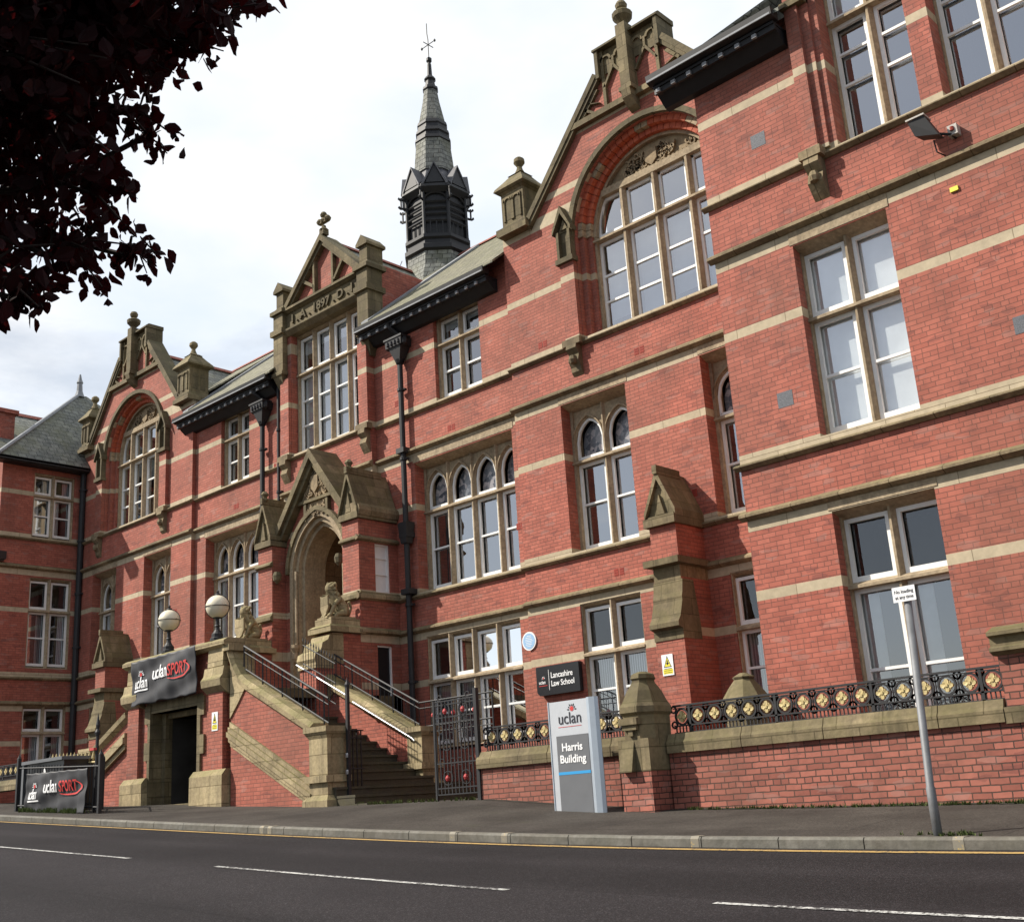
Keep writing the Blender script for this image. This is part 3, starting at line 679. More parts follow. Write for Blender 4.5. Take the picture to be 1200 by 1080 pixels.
def turret(T, u0, u1, d0, d1, zb=12.92, name='kneeler_turret'):
    m = MB(T); cu, cd = (u0 + u1) / 2, (d0 + d1) / 2; a, b = (u1 - u0) / 2, (d1 - d0) / 2
    m.box(u0 - .1, u1 + .1, d0 - .1, d1 + .1, zb - .12, zb + .02); m.frus(cu, cd, zb + .02, zb + .16, a + .08, b + .08, a, b)
    m.box(u0, u1, d0 + .0, d1, zb + .16, zb + .98)
    for k in range(2):          # blind lancets on the front and on the right-hand side
        c = u0 + (u1 - u0) * (.3 + .4 * k); w_ = .09
        m.box(c - w_ - .05, c - w_, d0 - .035, d0, zb + .25, zb + .86); m.box(c + w_, c + w_ + .05, d0 - .035, d0, zb + .25, zb + .86)
        m.arch(c, zb + .74, w_, w_ + .05, d0 - .035, d0, n=8)
    m.frus(cu, cd, zb + .98, zb + 1.08, a, b, a + .13, b + .13); m.frus(cu, cd, zb + 1.08, zb + 1.16, a + .13, b + .13, a + .1, b + .1)
    m.frus(cu, cd, zb + 1.16, zb + 1.34, a + .1, b + .1, a * .86, b * .86); m.frus(cu, cd, zb + 1.34, zb + 1.5, a * .86, b * .86, a * .52, b * .52); m.frus(cu, cd, zb + 1.5, zb + 1.56, a * .62, b * .62, a * .4, b * .4)
    m.lathe([(.14, zb + 1.56), (.08, zb + 1.68), (.06, zb + 1.76), (.09, zb + 1.8), (.14, zb + 1.87), (.13, zb + 1.96), (.06, zb + 2.02), (.0, zb + 2.03)], cu, cd, 12)
    t = m.build(name, 'stone_moss', bld)
    dk = MB(T)
    for k in range(2):
        c = u0 + (u1 - u0) * (.3 + .4 * k); w_ = .09
        dk.prism([(c - w_, zb + .27)] + [(c + w_, zb + .27)] + [(c + w_ * math.cos(j * math.pi / 6), zb + .74 + w_ * math.sin(j * math.pi / 6)) for j in range(7)], d0 - .004, d0)
        c = d0 + (d1 - d0) * (.3 + .4 * k)
        dk.prismu([(c - w_, zb + .27), (c + w_, zb + .27)] + [(c + w_ * math.cos(j * math.pi / 6), zb + .74 + w_ * math.sin(j * math.pi / 6)) for j in range(7)], u1, u1 + .004)
    dk.build('blind_lancet', 'stone_dark', t); return t

def vouss():
    m, t, b = newmat('arch_brick'); n1 = noise(t, 9, 4); c = ramp(t, n1, [(.3, (.36, .07, .035)), (.7, (.52, .13, .06))])
    t.links.new(c, b.inputs['Base Color']); b.inputs['Roughness'].default_value = .8; return m
M['vouss'] = vouss()

gable_bay(GR, [(-15.25, -13.46, 4.97, 8.27, .34), (-11.57, -9.78, 4.97, 8.27, .34), (-15.15, -13.57, 1.3, 3.86, .14), (-11.46, -9.9, 1.3, 3.86, .14)])
gable_bay(GL, [(-33.0, -31.38, 4.97, 8.27, .34), (-36.36, -34.78, 4.97, 8.27, .34), (-33.0, -31.4, 1.3, 3.86, .14), (-36.3, -34.8, 1.3, 3.86, .14)])
turret(TM, -16.45, -15.75, -.15, .55); turret(TM, -30.95, -30.25, -.15, .55); turret(TM, -37.3, -36.75, -.15, .45)
gw = dict(kind='goth', spring=7.45, archh=.5, zt=6.99, rec=.3, edge=.07, mw=.14, meet=(.52,))
window(TM, -15.25, -13.46, 4.97, 8.27, 2, lower='sky', label='two-light window with pointed leaded heads in the right gable bay', **gw)
window(TM, -11.57, -9.78, 4.97, 8.27, 2, lower='sky', **gw)
window(TM, -33.0, -31.38, 4.97, 8.27, 2, lower='left', **gw)
window(TM, -36.36, -34.78, 4.97, 8.27, 2, lower='left', **gw)
gf = dict(upg='glass_dark', zt=2.82, rec=.03, edge=.03, mw=.13, upper='dark')
window(TM, -15.15, -13.57, 1.3, 3.86, 2, lower='curtain', **gf)
window(TM, -11.46, -9.9, 1.3, 3.86, 2, lower='curtain', **gf)
window(TM, -33.0, -31.4, 1.3, 3.86, 2, lower='left', **gf)
window(TM, -36.3, -34.8, 1.3, 3.86, 2, lower='left', **gf)
# eaves bays
def eaves_bay(u0, u1, up, mid, low):
    mb = MB(TE); wall(mb, u0, u1, ZB, 12.55, [H(*up, dep=.2), H(*mid, dep=.34), H(*low, dep=.14)]); mb.build('wall', 'brick', bld, fix=False)
eaves_bay(-21.6, -16.62, (-19.3, -17.7, 9.6, 11.83), (-20.2, -16.87, 4.97, 8.2), (-20.02, -16.99, 1.3, 3.88))
eaves_bay(-30.22, -25.4, (-28.83, -27.35, 9.6, 11.83), (-29.62, -26.42, 4.97, 8.2), (-29.5, -26.5, 1.3, 3.88))
window(TE, -19.3, -17.7, 9.6, 11.83, 2, zt=11.08, rec=.12, upper='half', lower='dark', meet=(.5,), label='small two-light window under the right-hand eaves')
window(TE, -28.83, -27.35, 9.6, 11.83, 2, zt=11.08, rec=.12, lower='dark', upper='dark', meet=(.5,), label='small two-light window under the left-hand eaves')
g2 = dict(gw); g2.update(edge=.08)
window(TE, -20.2, -16.87, 4.97, 8.2, 4, lower='sky', label='four-light window with pointed leaded heads right of the porch', **g2)
window(TE, -29.62, -26.42, 4.97, 8.2, 4, lower='left', label='four-light window with pointed leaded heads left of the porch', **g2)
window(TE, -20.02, -16.99, 1.3, 3.88, 4, lower='curtain', **gf)
window(TE, -29.5, -26.5, 1.3, 3.88, 4, lower='left', **gf)
# long stone lintels with a sloped soffit over the window openings
ln = MB(TM)
for T_, u0, u1, z in ((YM, -15.3, -13.4, 8.27), (YM, -11.6, -9.7, 8.27), (YM, -33.05, -31.33, 8.27), (YM, -36.4, -34.73, 8.27), (YE, -20.25, -16.82, 8.2), (YE, -29.67, -26.37, 8.2)):
    dd = T_ - YM; ln.prismu([(dd - .012, z + .24), (dd - .012, z + .03), (dd + .02, z - .0), (dd + .36, z - .12), (dd + .36, z + .24)], u0, u1)
ln.build('window_lintel', 'stone_clean', bld)
# centre bay with the date panel
cx0, cx1 = -25.4, -21.6
mb = MB(TC); wall(mb, cx0, cx1, ZB, 13.3, [H(-25.0, -21.95, 9.62, 13.22, dep=.4), H(-24.2, -22.2, 2.7, 7.2, dep=1.2)]); mb.build('wall', 'brick', bld, fix=False)
sd = MB(); sd.box(cx1 - .02, cx1, YC, 22, 12.3, 14.3); sd.box(cx0, cx0 + .02, YC, 22, 12.3, 14.3); sd.build('dormer_cheek', 'brick_plain', bld)
window(TC, -24.98, -21.97, 9.62, 13.2, 4, zt=12.0, rec=.2, edge=.05, mw=.15, lower='blind', upper='half', meet=(.34, .67), label='tall four-light window under the carved date panel')
mb = MB(); mb.box(cx1 - .03, cx1, YC + .001, YE + .3, ZB, 12.5); mb.box(cx0, cx0 + .03, YC + .001, YE + .3, ZB, 12.5); mb.box(-30.25, -30.22, YM + .001, YE + .3, ZB, 12.9); mb.box(-16.62, -16.59, YM + .001, YE + .3, ZB, 12.9); mb.build('bay_return', 'brick', bld)
st = MB(TC)
st.prismu([(-.16, 13.32), (-.16, 13.38), (-.05, 13.46), (.2, 13.46), (.2, 13.2), (-.04, 13.2)], cx0 + .2, cx1 - .2)
st.prismu([(-.16, 13.96), (-.16, 14.03), (-.05, 14.1), (.2, 14.1), (.2, 13.9), (-.05, 13.9)], cx0 + .2, cx1 - .2)
st.box(cx0 + .2, cx1 - .2, -.02, .2, 13.46, 13.9)
pn = st.build('date_panel', 'stone_moss', bld)
text('I . A . 1897 . D . I', .36, 'stone_dark', 'lettering', pn, TC, (-23.5, 13.54), ext=.04, sx=1.1, align='CENTER', off=.008)
pd = MB(TC); c = -23.4
pd.prism([(cx0 + .45, 14.1), (c, 15.5), (cx1 - .45, 14.1)], .05, .3); pd.build('pediment_brick', 'brick_plain', bld)
pt = MB(TC)
for sg in (-1, 1):
    A = (c + sg * 1.62, 14.02); B = (c, 15.56)
    dx, dz = B[0] - A[0], B[1] - A[1]; l = math.hypot(dx, dz); nx, nz = sg * dz / l, abs(dx) / l
    pt.prism([A, B, (B[0], B[1] + .14 / nz), (A[0] + nx * .14, A[1] + nz * .14)], -.17, .45); pt.prism([(A[0] - sg * .1, A[1]), (B[0], B[1] - .13), B, A], -.1, .1)
    pt.prism([(c + sg * .38, 14.1), (c + sg * .46, 14.1), (c + sg * .46, 15.1), (c + sg * .38, 15.2)], -.08, .1)
    pt.prism([(c + sg * .42, 14.25), (c + sg * .42, 14.35), (c + sg * .98, 14.74), (c + sg * 1.04, 14.66)], -.08, .1) if sg < 0 else pt.prism([(c + .44, 14.2), (c + .52, 14.18), (c + .98, 14.72), (c + .9, 14.76)], -.08, .1)
pt.build('pediment_coping', 'stone_moss', bld)
cr_ = MB(TC); cr_.box(c - .09, c + .09, -.1, .1, 15.75, 15.9); cr_.lathe([(.1, 15.85), (.14, 15.92), (.07, 15.98), (.06, 16.05)], c, 0, 8)
for dx, dz in ((0, .3), (-.17, .13), (.17, .13), (0, .12)): cr_.lathe([(.0, 16.0 + dz - .02), (.09, 16.04 + dz), (.11, 16.1 + dz), (.07, 16.17 + dz), (.0, 16.19 + dz)], c + dx, 0, 8)
cr_.box(c - .2, c + .2, -.06, .06, 16.14, 16.22); cr_.build('stone_cross', 'stone_moss', bld)
for u0, u1 in ((cx0 - .22, cx0 + .22), (cx1 - .22, cx1 + .22)):
    m = MB(TC); cu = (u0 + u1) / 2; cd = .15
    m.frus(cu, cd - .05, 11.5, 12.05, .06, .08, .2, .3); m.box(u0 - .03, u1 + .03, -.22, .38, 12.05, 12.16); m.box(u0, u1, -.17, .35, 12.16, 13.3)
    m.box(u0 - .06, u1 + .06, -.25, .42, 13.3, 13.46); m.box(u0, u1, -.17, .35, 13.46, 13.95); m.box(u0 - .07, u1 + .07, -.25, .45, 13.95, 14.07); m.frus(cu, cd, 14.07, 14.2, .27, .35, .17, .25)
    m.box(cu - .16, cu + .16, cd - .25, cd + .3, 14.2, 14.72); m.prism([(cu - .23, 14.66), (cu - .23, 14.74), (cu, 14.98), (cu + .23, 14.74), (cu + .23, 14.66)], cd - .32, cd + .36)
    m.build('pinnacle', 'stone_moss', bld)
for a, b in ((cx0, cx0 + .38), (cx1 - .36, cx1)):        # slim pilasters of the centre bay on corbels
    pm = MB(TC); pm.box(a, b, -.1, .003, 9.62, 11.9); p = pm.build('pilaster', 'brick', bld); cb = MB(TC)
    cb.box(a - .05, b + .05, -.19, .003, 9.47, 9.62); cb.prismu([(0, 9.47), (-.19, 9.47), (-.2, 9.36), (-.1, 9.25), (-.15, 9.1), (-.07, 8.96), (0, 8.85)], a + .05, b - .05); cb.build('corbel', 'stone', p)
# ---- string courses
def strings(T, u0, u1, segs=None, name='string_course', ends=True):
    m = MB(T)
    for a, b, z0 in (segs or []): pass
    for z0, z1, p in ((4.85, 4.93, .10), (4.03, 4.15, .12), (8.5, 8.63, .12), (9.48, 9.56, .10)):
        m.prismu([(0.002, z0 - .03), (-.03, z0 - .03), (-p, z0 + .02), (-p, z0 + (z1 - z0) * .5), (-.02, z1), (.002, z1)], u0, u1)
    return m.build(name, 'stone', bld)
strings(TM, -16.66, -8.2); strings(TM, -37.34, -30.18); strings(TE, -21.55, -16.66); strings(TE, -30.18, -25.4); 
m = MB(TC)
for z0, z1, p, a, b in ((9.48, 9.56, .1, cx0, cx1), (8.5, 8.63, .12, cx0 - .03, cx1 + .03)): m.prismu([(0.002, z0 - .03), (-.03, z0 - .03), (-p, z0 + .02), (-p, z0 + (z1 - z0) * .5), (-.02, z1), (.002, z1)], a, b)
m.build('string_course', 'stone', bld)
# ---- right wing
wins = [(-7.80, -6.21, .75, 3.85, .3), (-7.8, -6.21, 5.03, 8.23, .3), (-6.78, -5.4, 9.6, 13.6, .45), (-5.06, -3.62, 9.6, 13.6, .45), (-3.28, -1.9, 9.6, 13.6, .45)]
mb = MB(TW); wall(mb, -9.25, 5, ZB, [(-9.25, 12.3), (-7.3, 12.3), (-7.28, 15), (5, 15)], [H(a, b, z0, z1, dep=d) for a, b, z0, z1, d in wins]); 
mb.quad((-9.25, 0, ZB), (-9.25, 3.0, ZB), (-9.25, 3.0, 12.3), (-9.25, 0, 12.3)); mb.build('wall', 'brick', bld, fix=False)
window(TW, -7.80, -6.21, .75, 3.85, 2, upg='glass_dark', zt=2.73, rec=.2, edge=.025, mw=.12, lower='left', upper='dark', meet=(.36,), label='tall two-light ground floor window behind the railing')
window(TW, -7.80, -6.21, 5.03, 8.23, 2, zt=7.0, rec=.2, edge=.025, mw=.12, lower='blind', upper='blind', meet=(.5,), label='tall two-light window filled with pale blinds')
for a, b in ((-6.78, -5.4), (-5.06, -3.62), (-3.28, -1.9)): window(TW, a, b, 9.6, 13.6, 2, zt=12.0, rec=.35, edge=.02, mw=.13, lower='sky', upper='blind', meet=(.5, .76))
strings(TW, -9.33, 5)
m = MB(TW)
for u0, u1, z in ((-7.85, -6.16, 8.23), (-7.85, -6.16, 3.85)): m.prismu([(-.012, z + .24), (-.012, z + .02), (.02, z), (.3, z - .1), (.3, z + .24)], u0, u1)
m.build('window_lintel', 'stone_clean', bld)
m = MB(TW); m.box(-7.28, -7.05, -.14, .003, 9.62, 15); m.box(-7.05, -6.9, -.06, .003, 9.62, 15); p = m.build('pilaster', 'brick', bld); m = MB(TW)
m.box(-7.36, -6.98, -.24, .003, 9.47, 9.62); m.prismu([(0, 9.47), (-.22, 9.47), (-.24, 9.36), (-.12, 9.22), (-.18, 9.05), (-.08, 8.9), (0, 8.8)], -7.3, -7.04); m.lathe([(0, 9.02), (.08, 9.05), (.1, 9.13), (.06, 9.22), (0, 9.24)], -7.17, -.18, 8); m.build('corbel', 'stone', p)
m = MB(TW); m.box(-7.32, -6.9, -.2, .003, 12.3, 12.42); m.build('impost', 'stone_moss', bld)
# ---- left wing: side towards the court, sliver of its front
mb = MB(TLW); wall(mb, 15.5, 24, ZB, 12.3, [H(16.6, 18.04, 9.6, 11.86, dep=.2), H(16.63, 18.1, 5.22, 8.23, dep=.2), H(16.63, 18.1, 1.6, 4.02, dep=.2)])
mb.build('wall', 'brick', bld, fix=False)
mb = MB(TF(15.5)); mb.quad((-47, 0, ZB), (XL, 0, ZB), (XL, 0, 12.3), (-47, 0, 12.3)); mb.build('wall', 'brick', bld, fix=False)
window(TLW, 16.6, 18.04, 9.6, 11.86, 2, upg='glass_dark', zt=11.08, rec=.05, edge=.05, mw=.12, lower='left', upper='side', meet=(.52,))
window(TLW, 16.63, 18.1, 5.22, 8.23, 2, upg='glass_dark', zt=7.13, rec=.05, edge=.05, mw=.12, lower='side', meet=(.52,), label='two-light window in the shaded side wall with a curtain drawn at one side')
window(TLW, 16.63, 18.1, 1.6, 4.02, 2, upg='glass_dark', zt=3.15, rec=.05, edge=.05, mw=.12, lower='side', meet=())
strings(TLW, 15.4, 18.3); m = MB(TF(15.5))
for z0, z1, p in ((4.85, 4.93, .10), (4.03, 4.15, .12), (8.5, 8.63, .12), (9.48, 9.56, .10)):
    m.prismu([(0.002, z0 - .03), (-.03, z0 - .03), (-p, z0 + .02), (-p, z0 + (z1 - z0) * .5), (-.02, z1), (.002, z1)], -46, XL + p * .6)
m.build('string_course', 'stone', bld)
# ---- roofs
def roof(name, mat, faces, th=.06):
    m = MB()
    for f in faces: m.loft([[tuple(p) for p in f], [(p[0], p[1], p[2] - th) for p in f]])
    return m.build(name, mat, bld)
RY, RZ = 22.6, 16.05
ea, ez = 17.93, 12.22
main = roof('roof', 'slate_warm', [[(-38, ea, ez), (-21.55, ea, ez), (-21.55, RY, RZ), (-38, RY, RZ)][:0] or [(-30.22, ea, ez), (-25.55, ea, ez), (-25.55, RY, RZ), (-30.22, RY, RZ)], [(-21.5, ea, ez), (-16.62, ea, ez), (-16.62, RY, RZ), (-21.5, RY, RZ)],
    [(-25.55, 20, ez + (20 - ea) * .82), (-21.5, 20, ez + (20 - ea) * .82), (-21.5, RY, RZ), (-25.55, RY, RZ)],
    [(-16.62, 18.9, 13.25), (-9, 18.9, 13.25), (-9, RY, RZ), (-16.62, RY, RZ)], [(-37.3, 18.9, 13.25), (-30.22, 18.9, 13.25), (-30.22, RY, RZ), (-37.3, RY, RZ)],
    [(-37.3, RY, RZ), (-9, RY, RZ), (-9, 27, 12.6), (-37.3, 27, 12.6)]])
rg = MB(); n = 0
x = -37.3
while x < -9: rg.prismu([(-.0, 0), (0, 0), (0, 0)], 0, 0) if False else rg.loft([[(x + .01, RY - .12, RZ - .04), (x + .01, RY, RZ + .09), (x + .01, RY + .12, RZ - .04)], [(x + .44, RY - .12, RZ - .04), (x + .44, RY, RZ + .09), (x + .44, RY + .12, RZ - .04)]]); x += .45
rg.build('ridge_tiles', 'ridge', main)
for g in (GR, GL):      # roofs behind the gables, running back
    c, hw = g['c'], g['hw']; Y0 = 18.75; Y1 = 26; zr = 15.7; ze = 12.75
    r_ = roof('roof', 'slate', [[(c, Y0, zr), (c, Y1, zr), (c + hw + .1, Y1, ze), (c + hw + .1, Y0, ze)], [(c, Y0, zr), (c, Y1, zr), (c - hw - .1, Y1, ze), (c - hw - .1, Y0, ze)]])
    rg = MB(); y = Y0
    while y < Y1: rg.loft([[(c - .12, y, zr - .04), (c, y, zr + .1), (c + .12, y, zr - .04)], [(c - .12, y + .44, zr - .04), (c, y + .44, zr + .1), (c + .12, y + .44, zr - .04)]]); y += .45
    rg.build('ridge_tiles', 'ridge', r_)
r_ = roof('roof', 'slate', [[(-23.4, 18.7, 15.6), (-23.4, 22.6, 15.6), (cx1 - .1, 22.6, 14.1), (cx1 - .1, 18.7, 14.1)], [(-23.4, 18.7, 15.6), (-23.4, 22.6, 15.6), (cx0 + .1, 22.6, 14.1), (cx0 + .1, 18.7, 14.1)]])
rg = MB(); y = 18.7
while y < 22.3: rg.loft([[(-23.52, y, 15.56), (-23.4, y, 15.7), (-23.28, y, 15.56)], [(-23.52, y + .44, 15.56), (-23.4, y + .44, 15.7), (-23.28, y + .44, 15.56)]]); y += .45
rg.build('ridge_tiles', 'ridge', r_)
lf = MB(); lf.loft([[(-30.25, 18.0, 12.33), (-29.95, 18.0, 12.33), (-29.95, 22.4, 15.98), (-30.25, 22.4, 15.98)], [(-30.25, 18.0, 12.26), (-29.95, 18.0, 12.26), (-29.95, 22.4, 15.9), (-30.25, 22.4, 15.9)]])
lf.loft([[(-21.52, 18.0, 12.33), (-21.25, 18.0, 12.33), (-21.25, 22.4, 15.98), (-21.52, 22.4, 15.98)], [(-21.52, 18.0, 12.26), (-21.25, 18.0, 12.26), (-21.25, 22.4, 15.9), (-21.52, 22.4, 15.9)]])
lf.build('lead_flashing', 'lead', bld)
# wing roofs
roof('roof', 'slate', [[(-9.55, 15.02, 12.16), (-7.2, 15.02, 12.16), (-7.2, 19, 15.4), (-9.0, 19, 15.4)], [(-9.55, 15.02, 12.16), (-9.55, 20, 12.16), (-7.2, 20, 15.3), (-7.2, 18.2, 15.3)]])
ax, ay, az = -40.35, 19.5, 16.2
hx, hy, hz = -39.1, 18.05, 15.15
lw_ = roof('roof', 'slate', [[(-36.85, 15.15, 12.15), (-36.85, 24, 12.15), (ax, ay + .3, az), (ax, ay, az)], [(-41.2, 15.05, 15.2), (-41.2, 19.5, 15.2), (-37.2, 19.5, 12.2), (-37.2, 15.05, 12.2)], [(-41.2, 15.2, 15.2), (-41.2, 19.5, 15.2), (-45, 19.5, 12.2), (-45, 15.2, 12.2)]])
rg = MB(); y = 15.1
while y < 18.3: rg.loft([[(-41.34, y, 15.14), (-41.2, y, 15.3), (-41.06, y, 15.14)], [(-41.34, y + .44, 15.14), (-41.2, y + .44, 15.3), (-41.06, y + .44, 15.14)]]); y += .45
rg.build('ridge_tiles', 'ridge', lw_)
lf = MB(); lf.tube([(-36.83, 15.13, 12.2), (ax, ay, az + .03)], .07, 6); lf.lathe([(.2, az - .1), (.12, az + .15), (.1, az + .45), (.13, az + .5), (.08, az + .62), (.03, az + .85)], ax, ay, 8); lf.build('lead_finial', 'lead', lw_)
ch = MB(); ch.box(-39.6, -38.75, 15.55, 16.4, 12.2, 14.45); ch.box(-39.68, -38.67, 15.45, 16.5, 14.3, 14.45); ch.build('chimney', 'brick_plain', lw_)
# ---- gutters, eaves brackets
def eaves(T, u0, u1, d=-.45, z=12.04, n=None):
    m = MB(T); m.prismu([(d, z), (d - .1, z + .03), (d - .12, z + .16), (d - .09, z + .16), (d + .12, z + .16), (d + .12, z)], u0, u1); m.box(u0 + .05, u1 - .05, d + .02, .0, z - .06, z - .01)
    m.box(u0 + .05, u1 - .05, d + .05, d + .1, z - .16, z - .06); m.prismu([(d + .1, z - .06), (.0, z - .06), (.0, z - .34), (-.12, z - .32), (d + .12, z - .14)], u0 + .06, u1 - .06); g_ = m.build('gutter', 'gutter', bld)  # sloping black block stands in for the soffit and the shadow beneath it
    m = MB(T); m.box(u0 + .02, u1 - .02, d - .128, d - .118, z + .02, z + .055); m.build('gutter_rim', 'lead', g_)
    n = int((u1 - u0) / .33)
    for k in range(n):
        u = u0 + .15 + k * .33
        if k == 0:
            m = MB(T); m.prismu([(0, z - .06), (d + .06, z - .06), (d + .06, z - .15), (d + .14, z - .16), (-.06, z - .2), (0, z - .24)], u - .04, u + .04); b0 = m.build('eaves_bracket', 'gutter', g_)
            m = MB(T); m.box(u - .042, u + .042, d + .0, d + .055, z - .16, z - .09); b1 = m.build('bracket_nose', 'lead', g_); base = u
        else:
            off = Vector(T(u, 0, 0)) - Vector(T(base, 0, 0)); clone(b0, off); clone(b1, off)
eaves(TE, -21.75, -16.95); eaves(TE, -30.75, -25.75); eaves(TW, -9.85, -7.3)
eaves(TF(YM), -37.0, -36.99) if False else None
m = MB(TLW); m.box(15.1, 18.35, -.5, -.38, 12.05, 12.17); m.box(15.1, 18.35, -.42, .0, 12.02, 12.08); m.build('gutter', 'gutter', bld)
# ---- flèche on the ridge
SX, SY = -23.2, 22.6
TSP = lambda x, y, z: (SX + (x - SX) * .74, SY + (y - SY) * .74, z - .58 * min(1, max(0, (24.2 - z) / 4.4)))
m = MB(TSP); p8 = math.pi / 8
def sq8(prof): return m.lathe(prof, SX, SY, 8, p8)
sq8([(2.0, 14.6), (1.75, 15.6), (1.42, 16.3), (1.36, 16.72)])
sp_ = m.build('spire', 'slate_spire', bld)
m = MB(TSP); sq8([(1.36, 16.72), (1.5, 16.78), (1.5, 16.92), (1.36, 16.98), (1.36, 17.1), (1.46, 17.16), (1.46, 17.26), (1.25, 17.3)]); m.build('belfry_plinth', 'gutter', sp_)
m = MB(TSP)
for k in range(8):
    a = p8 + k * math.pi / 4; x, y = SX + 1.33 * math.cos(a), SY + 1.33 * math.sin(a); m.lathe([(.1, 17.25), (.075, 17.4), (.075, 18.9)], x, y, 6)
    a2 = a + math.pi / 4; x2, y2 = SX + 1.33 * math.cos(a2), SY + 1.33 * math.sin(a2)
    for j, z in enumerate((17.75, 17.98, 18.18, 18.4)): m.tube([(x, y, z), (x2, y2, z)], .04 if j else .05, 4)
    for q in (.25, .5, .75): xx, yy = x + (x2 - x) * q, y + (y2 - y) * q; m.tube([(xx, yy, 17.28), (xx, yy, 17.75)], .03, 4)
    # arched brace
    pts = [(x + (x2 - x) * (.5 - .5 * math.cos(t_ * math.pi / 8)), y + (y2 - y) * (.5 - .5 * math.cos(t_ * math.pi / 8)), 18.42 + .3 * math.sin(t_ * math.pi / 8)) for t_ in range(9)]; m.tube(pts, .04, 4)
    # gargoyle rails on the corners
    for z in (18.75, 18.45): m.tube([(x, y, z), (SX + 1.62 * math.cos(a), SY + 1.62 * math.sin(a), z - .02), (SX + 1.7 * math.cos(a), SY + 1.7 * math.sin(a), z + .04)], [.05, .04, .05], 5)
    m.tube([(SX + 1.58 * math.cos(a), SY + 1.58 * math.sin(a), 18.42), (SX + 1.58 * math.cos(a), SY + 1.58 * math.sin(a), 18.8)], .04, 5)
m.lathe([(1.24, 17.2), (1.24, 18.9)], SX, SY, 8, p8)
sq8([(1.36, 18.7), (1.55, 18.85), (1.52, 18.95), (1.4, 19.02)]); m.build('belfry', 'gutter', sp_)
m = MB(TSP); sq8([(1.4, 19.0), (1.05, 19.35), (.86, 19.7), (.93, 19.78)]); m.build('lead_skirt', 'lead_dark', sp_)
gb = MB(TSP); gs = MB(TSP)
for k in range(8):
    a = k * math.pi / 4; ca, sa = math.cos(a), math.sin(a)
    def Q(t_, r_, z): return (SX + ca * r_ - sa * t_, SY + sa * r_ + ca * t_, z)
    gb.loft([[Q(-.38, 1.42, 18.98), Q(.38, 1.42, 18.98), Q(0, 1.34, 19.66)], [Q(-.38, 1.36, 18.98), Q(.38, 1.36, 18.98), Q(0, 1.28, 19.66)]])
    for s_ in (-1, 1): gs.loft([[Q(s_ * .52, 1.46, 18.95), Q(0, 1.4, 19.72), Q(0, .6, 19.72), Q(s_ * .3, .95, 19.3)], [Q(s_ * .48, 1.46, 18.9), Q(0, 1.4, 19.66), Q(0, .6, 19.66), Q(s_ * .26, .95, 19.25)]])
gb.build('spire_gablet', 'gutter', sp_); gs.build('gablet_roof', 'lead_dark', sp_)
m = MB(TSP); sq8([(.93, 19.72), (.88, 20.1), (.78, 20.75)]); sq8([(.6, 21.45), (.4, 22.1), (.3, 22.55)]); m.build('spire_slates', 'slate_spire', sp_)
m = MB(TSP); sq8([(.74, 20.72), (.83, 20.76), (.8, 20.85), (.74, 20.88), (.72, 20.98), (.78, 21.02), (.74, 21.12), (.68, 21.15), (.66, 21.26), (.7, 21.3), (.66, 21.4), (.58, 21.46)])
sq8([(.3, 22.5), (.36, 22.56), (.34, 22.64), (.24, 22.7), (.2, 22.86), (.27, 22.92), (.2, 23.0), (.12, 23.06), (.1, 23.42), (.07, 23.5), (.13, 23.56), (.13, 23.64), (.03, 23.7)]); m.build('spire_bands', 'gutter', sp_)
m = MB(TSP); m.tube([(SX, SY, 23.6), (SX, SY, 24.3), (SX - .05, SY, 24.55), (SX - .05, SY, 24.95)], .022, 5); m.tube([(SX - .42, SY, 24.12), (SX + .42, SY + .0, 24.12)], .016, 5); m.tube([(SX, SY - .3, 24.12), (SX, SY + .3, 24.12)], .016, 5)
for q in (-.42, .42): m.lathe([(0, 24.06), (.05, 24.1), (.05, 24.14), (0, 24.18)], SX + q, SY, 6)
m.build('weather_vane', 'iron', sp_)
m = MB(TSP); m.tube([(SX - .75, SY - 1.4, 16.7), (SX - .85, SY - 1.65, 16.2), (SX - .9, SY - 1.95, 15.0)], .02, 4); m.build('lightning_cable', 'lead', sp_)
# ---- drainpipes
def pipe(x, y, z0, z1, hop=None, cols=(), r=.07, name='drainpipe'):
    m = MB(); m.tube([(x, y, z0), (x, y, z1)], r, 10)
    z = z0 + .4
    while z < z1 - .2: m.lathe([(r + .025, z), (r + .025, z + .07)], x, y, 10); m.box(x - r - .06, x + r + .06, y, y + .09, z + .01, z + .06); z += 1.83
    p = m.build(name, 'iron', bld)
    if hop:
        m = MB(); m.frus(x, y, hop - .5, hop - .12, .08, .08, .23, .17); m.frus(x, y, hop - .12, hop + .08, .28, .2, .31, .22); m.box(x - .34, x + .34, y - .24, y + .1, hop + .08, hop + .13)
        for q in range(4): m.lathe([(0, hop - .1), (.05, hop - .07), (.05, hop + .02), (0, hop + .06)], x - .2 + q * .133, y - .2, 5); m.lathe([(.05, hop - .62), (.1, hop - .55), (.12, hop - .45)], x, y, 8)
        for q in (-.3, .3): m.lathe([(0, hop - .16), (.08, hop - .1), (.09, hop), (.05, hop + .08), (0, hop + .1)], x + q, y - .1, 6)
        m.build('hopper', 'iron', p)
        m = MB(); m.tube([(x, y, hop), (x, y - .02, hop + .25), (x - .1, y - .2, hop + .42), (x - .1, y - .26, hop + .55)], .06, 8); m.build('swan_neck', 'iron', p)
    return p
p = pipe(-20.42, YE - .16, .6, 11.1, 11.45); m = MB()
for z in (6.6, 6.35, 8.5, 4.95): m.box(-20.56, -20.28, YE - .28, YE, z, z + .13)
m.frus(-20.42, YE - .16, 6.2, 6.7, .1, .1, .16, .14); m.build('pipe_collar', 'iron', p)
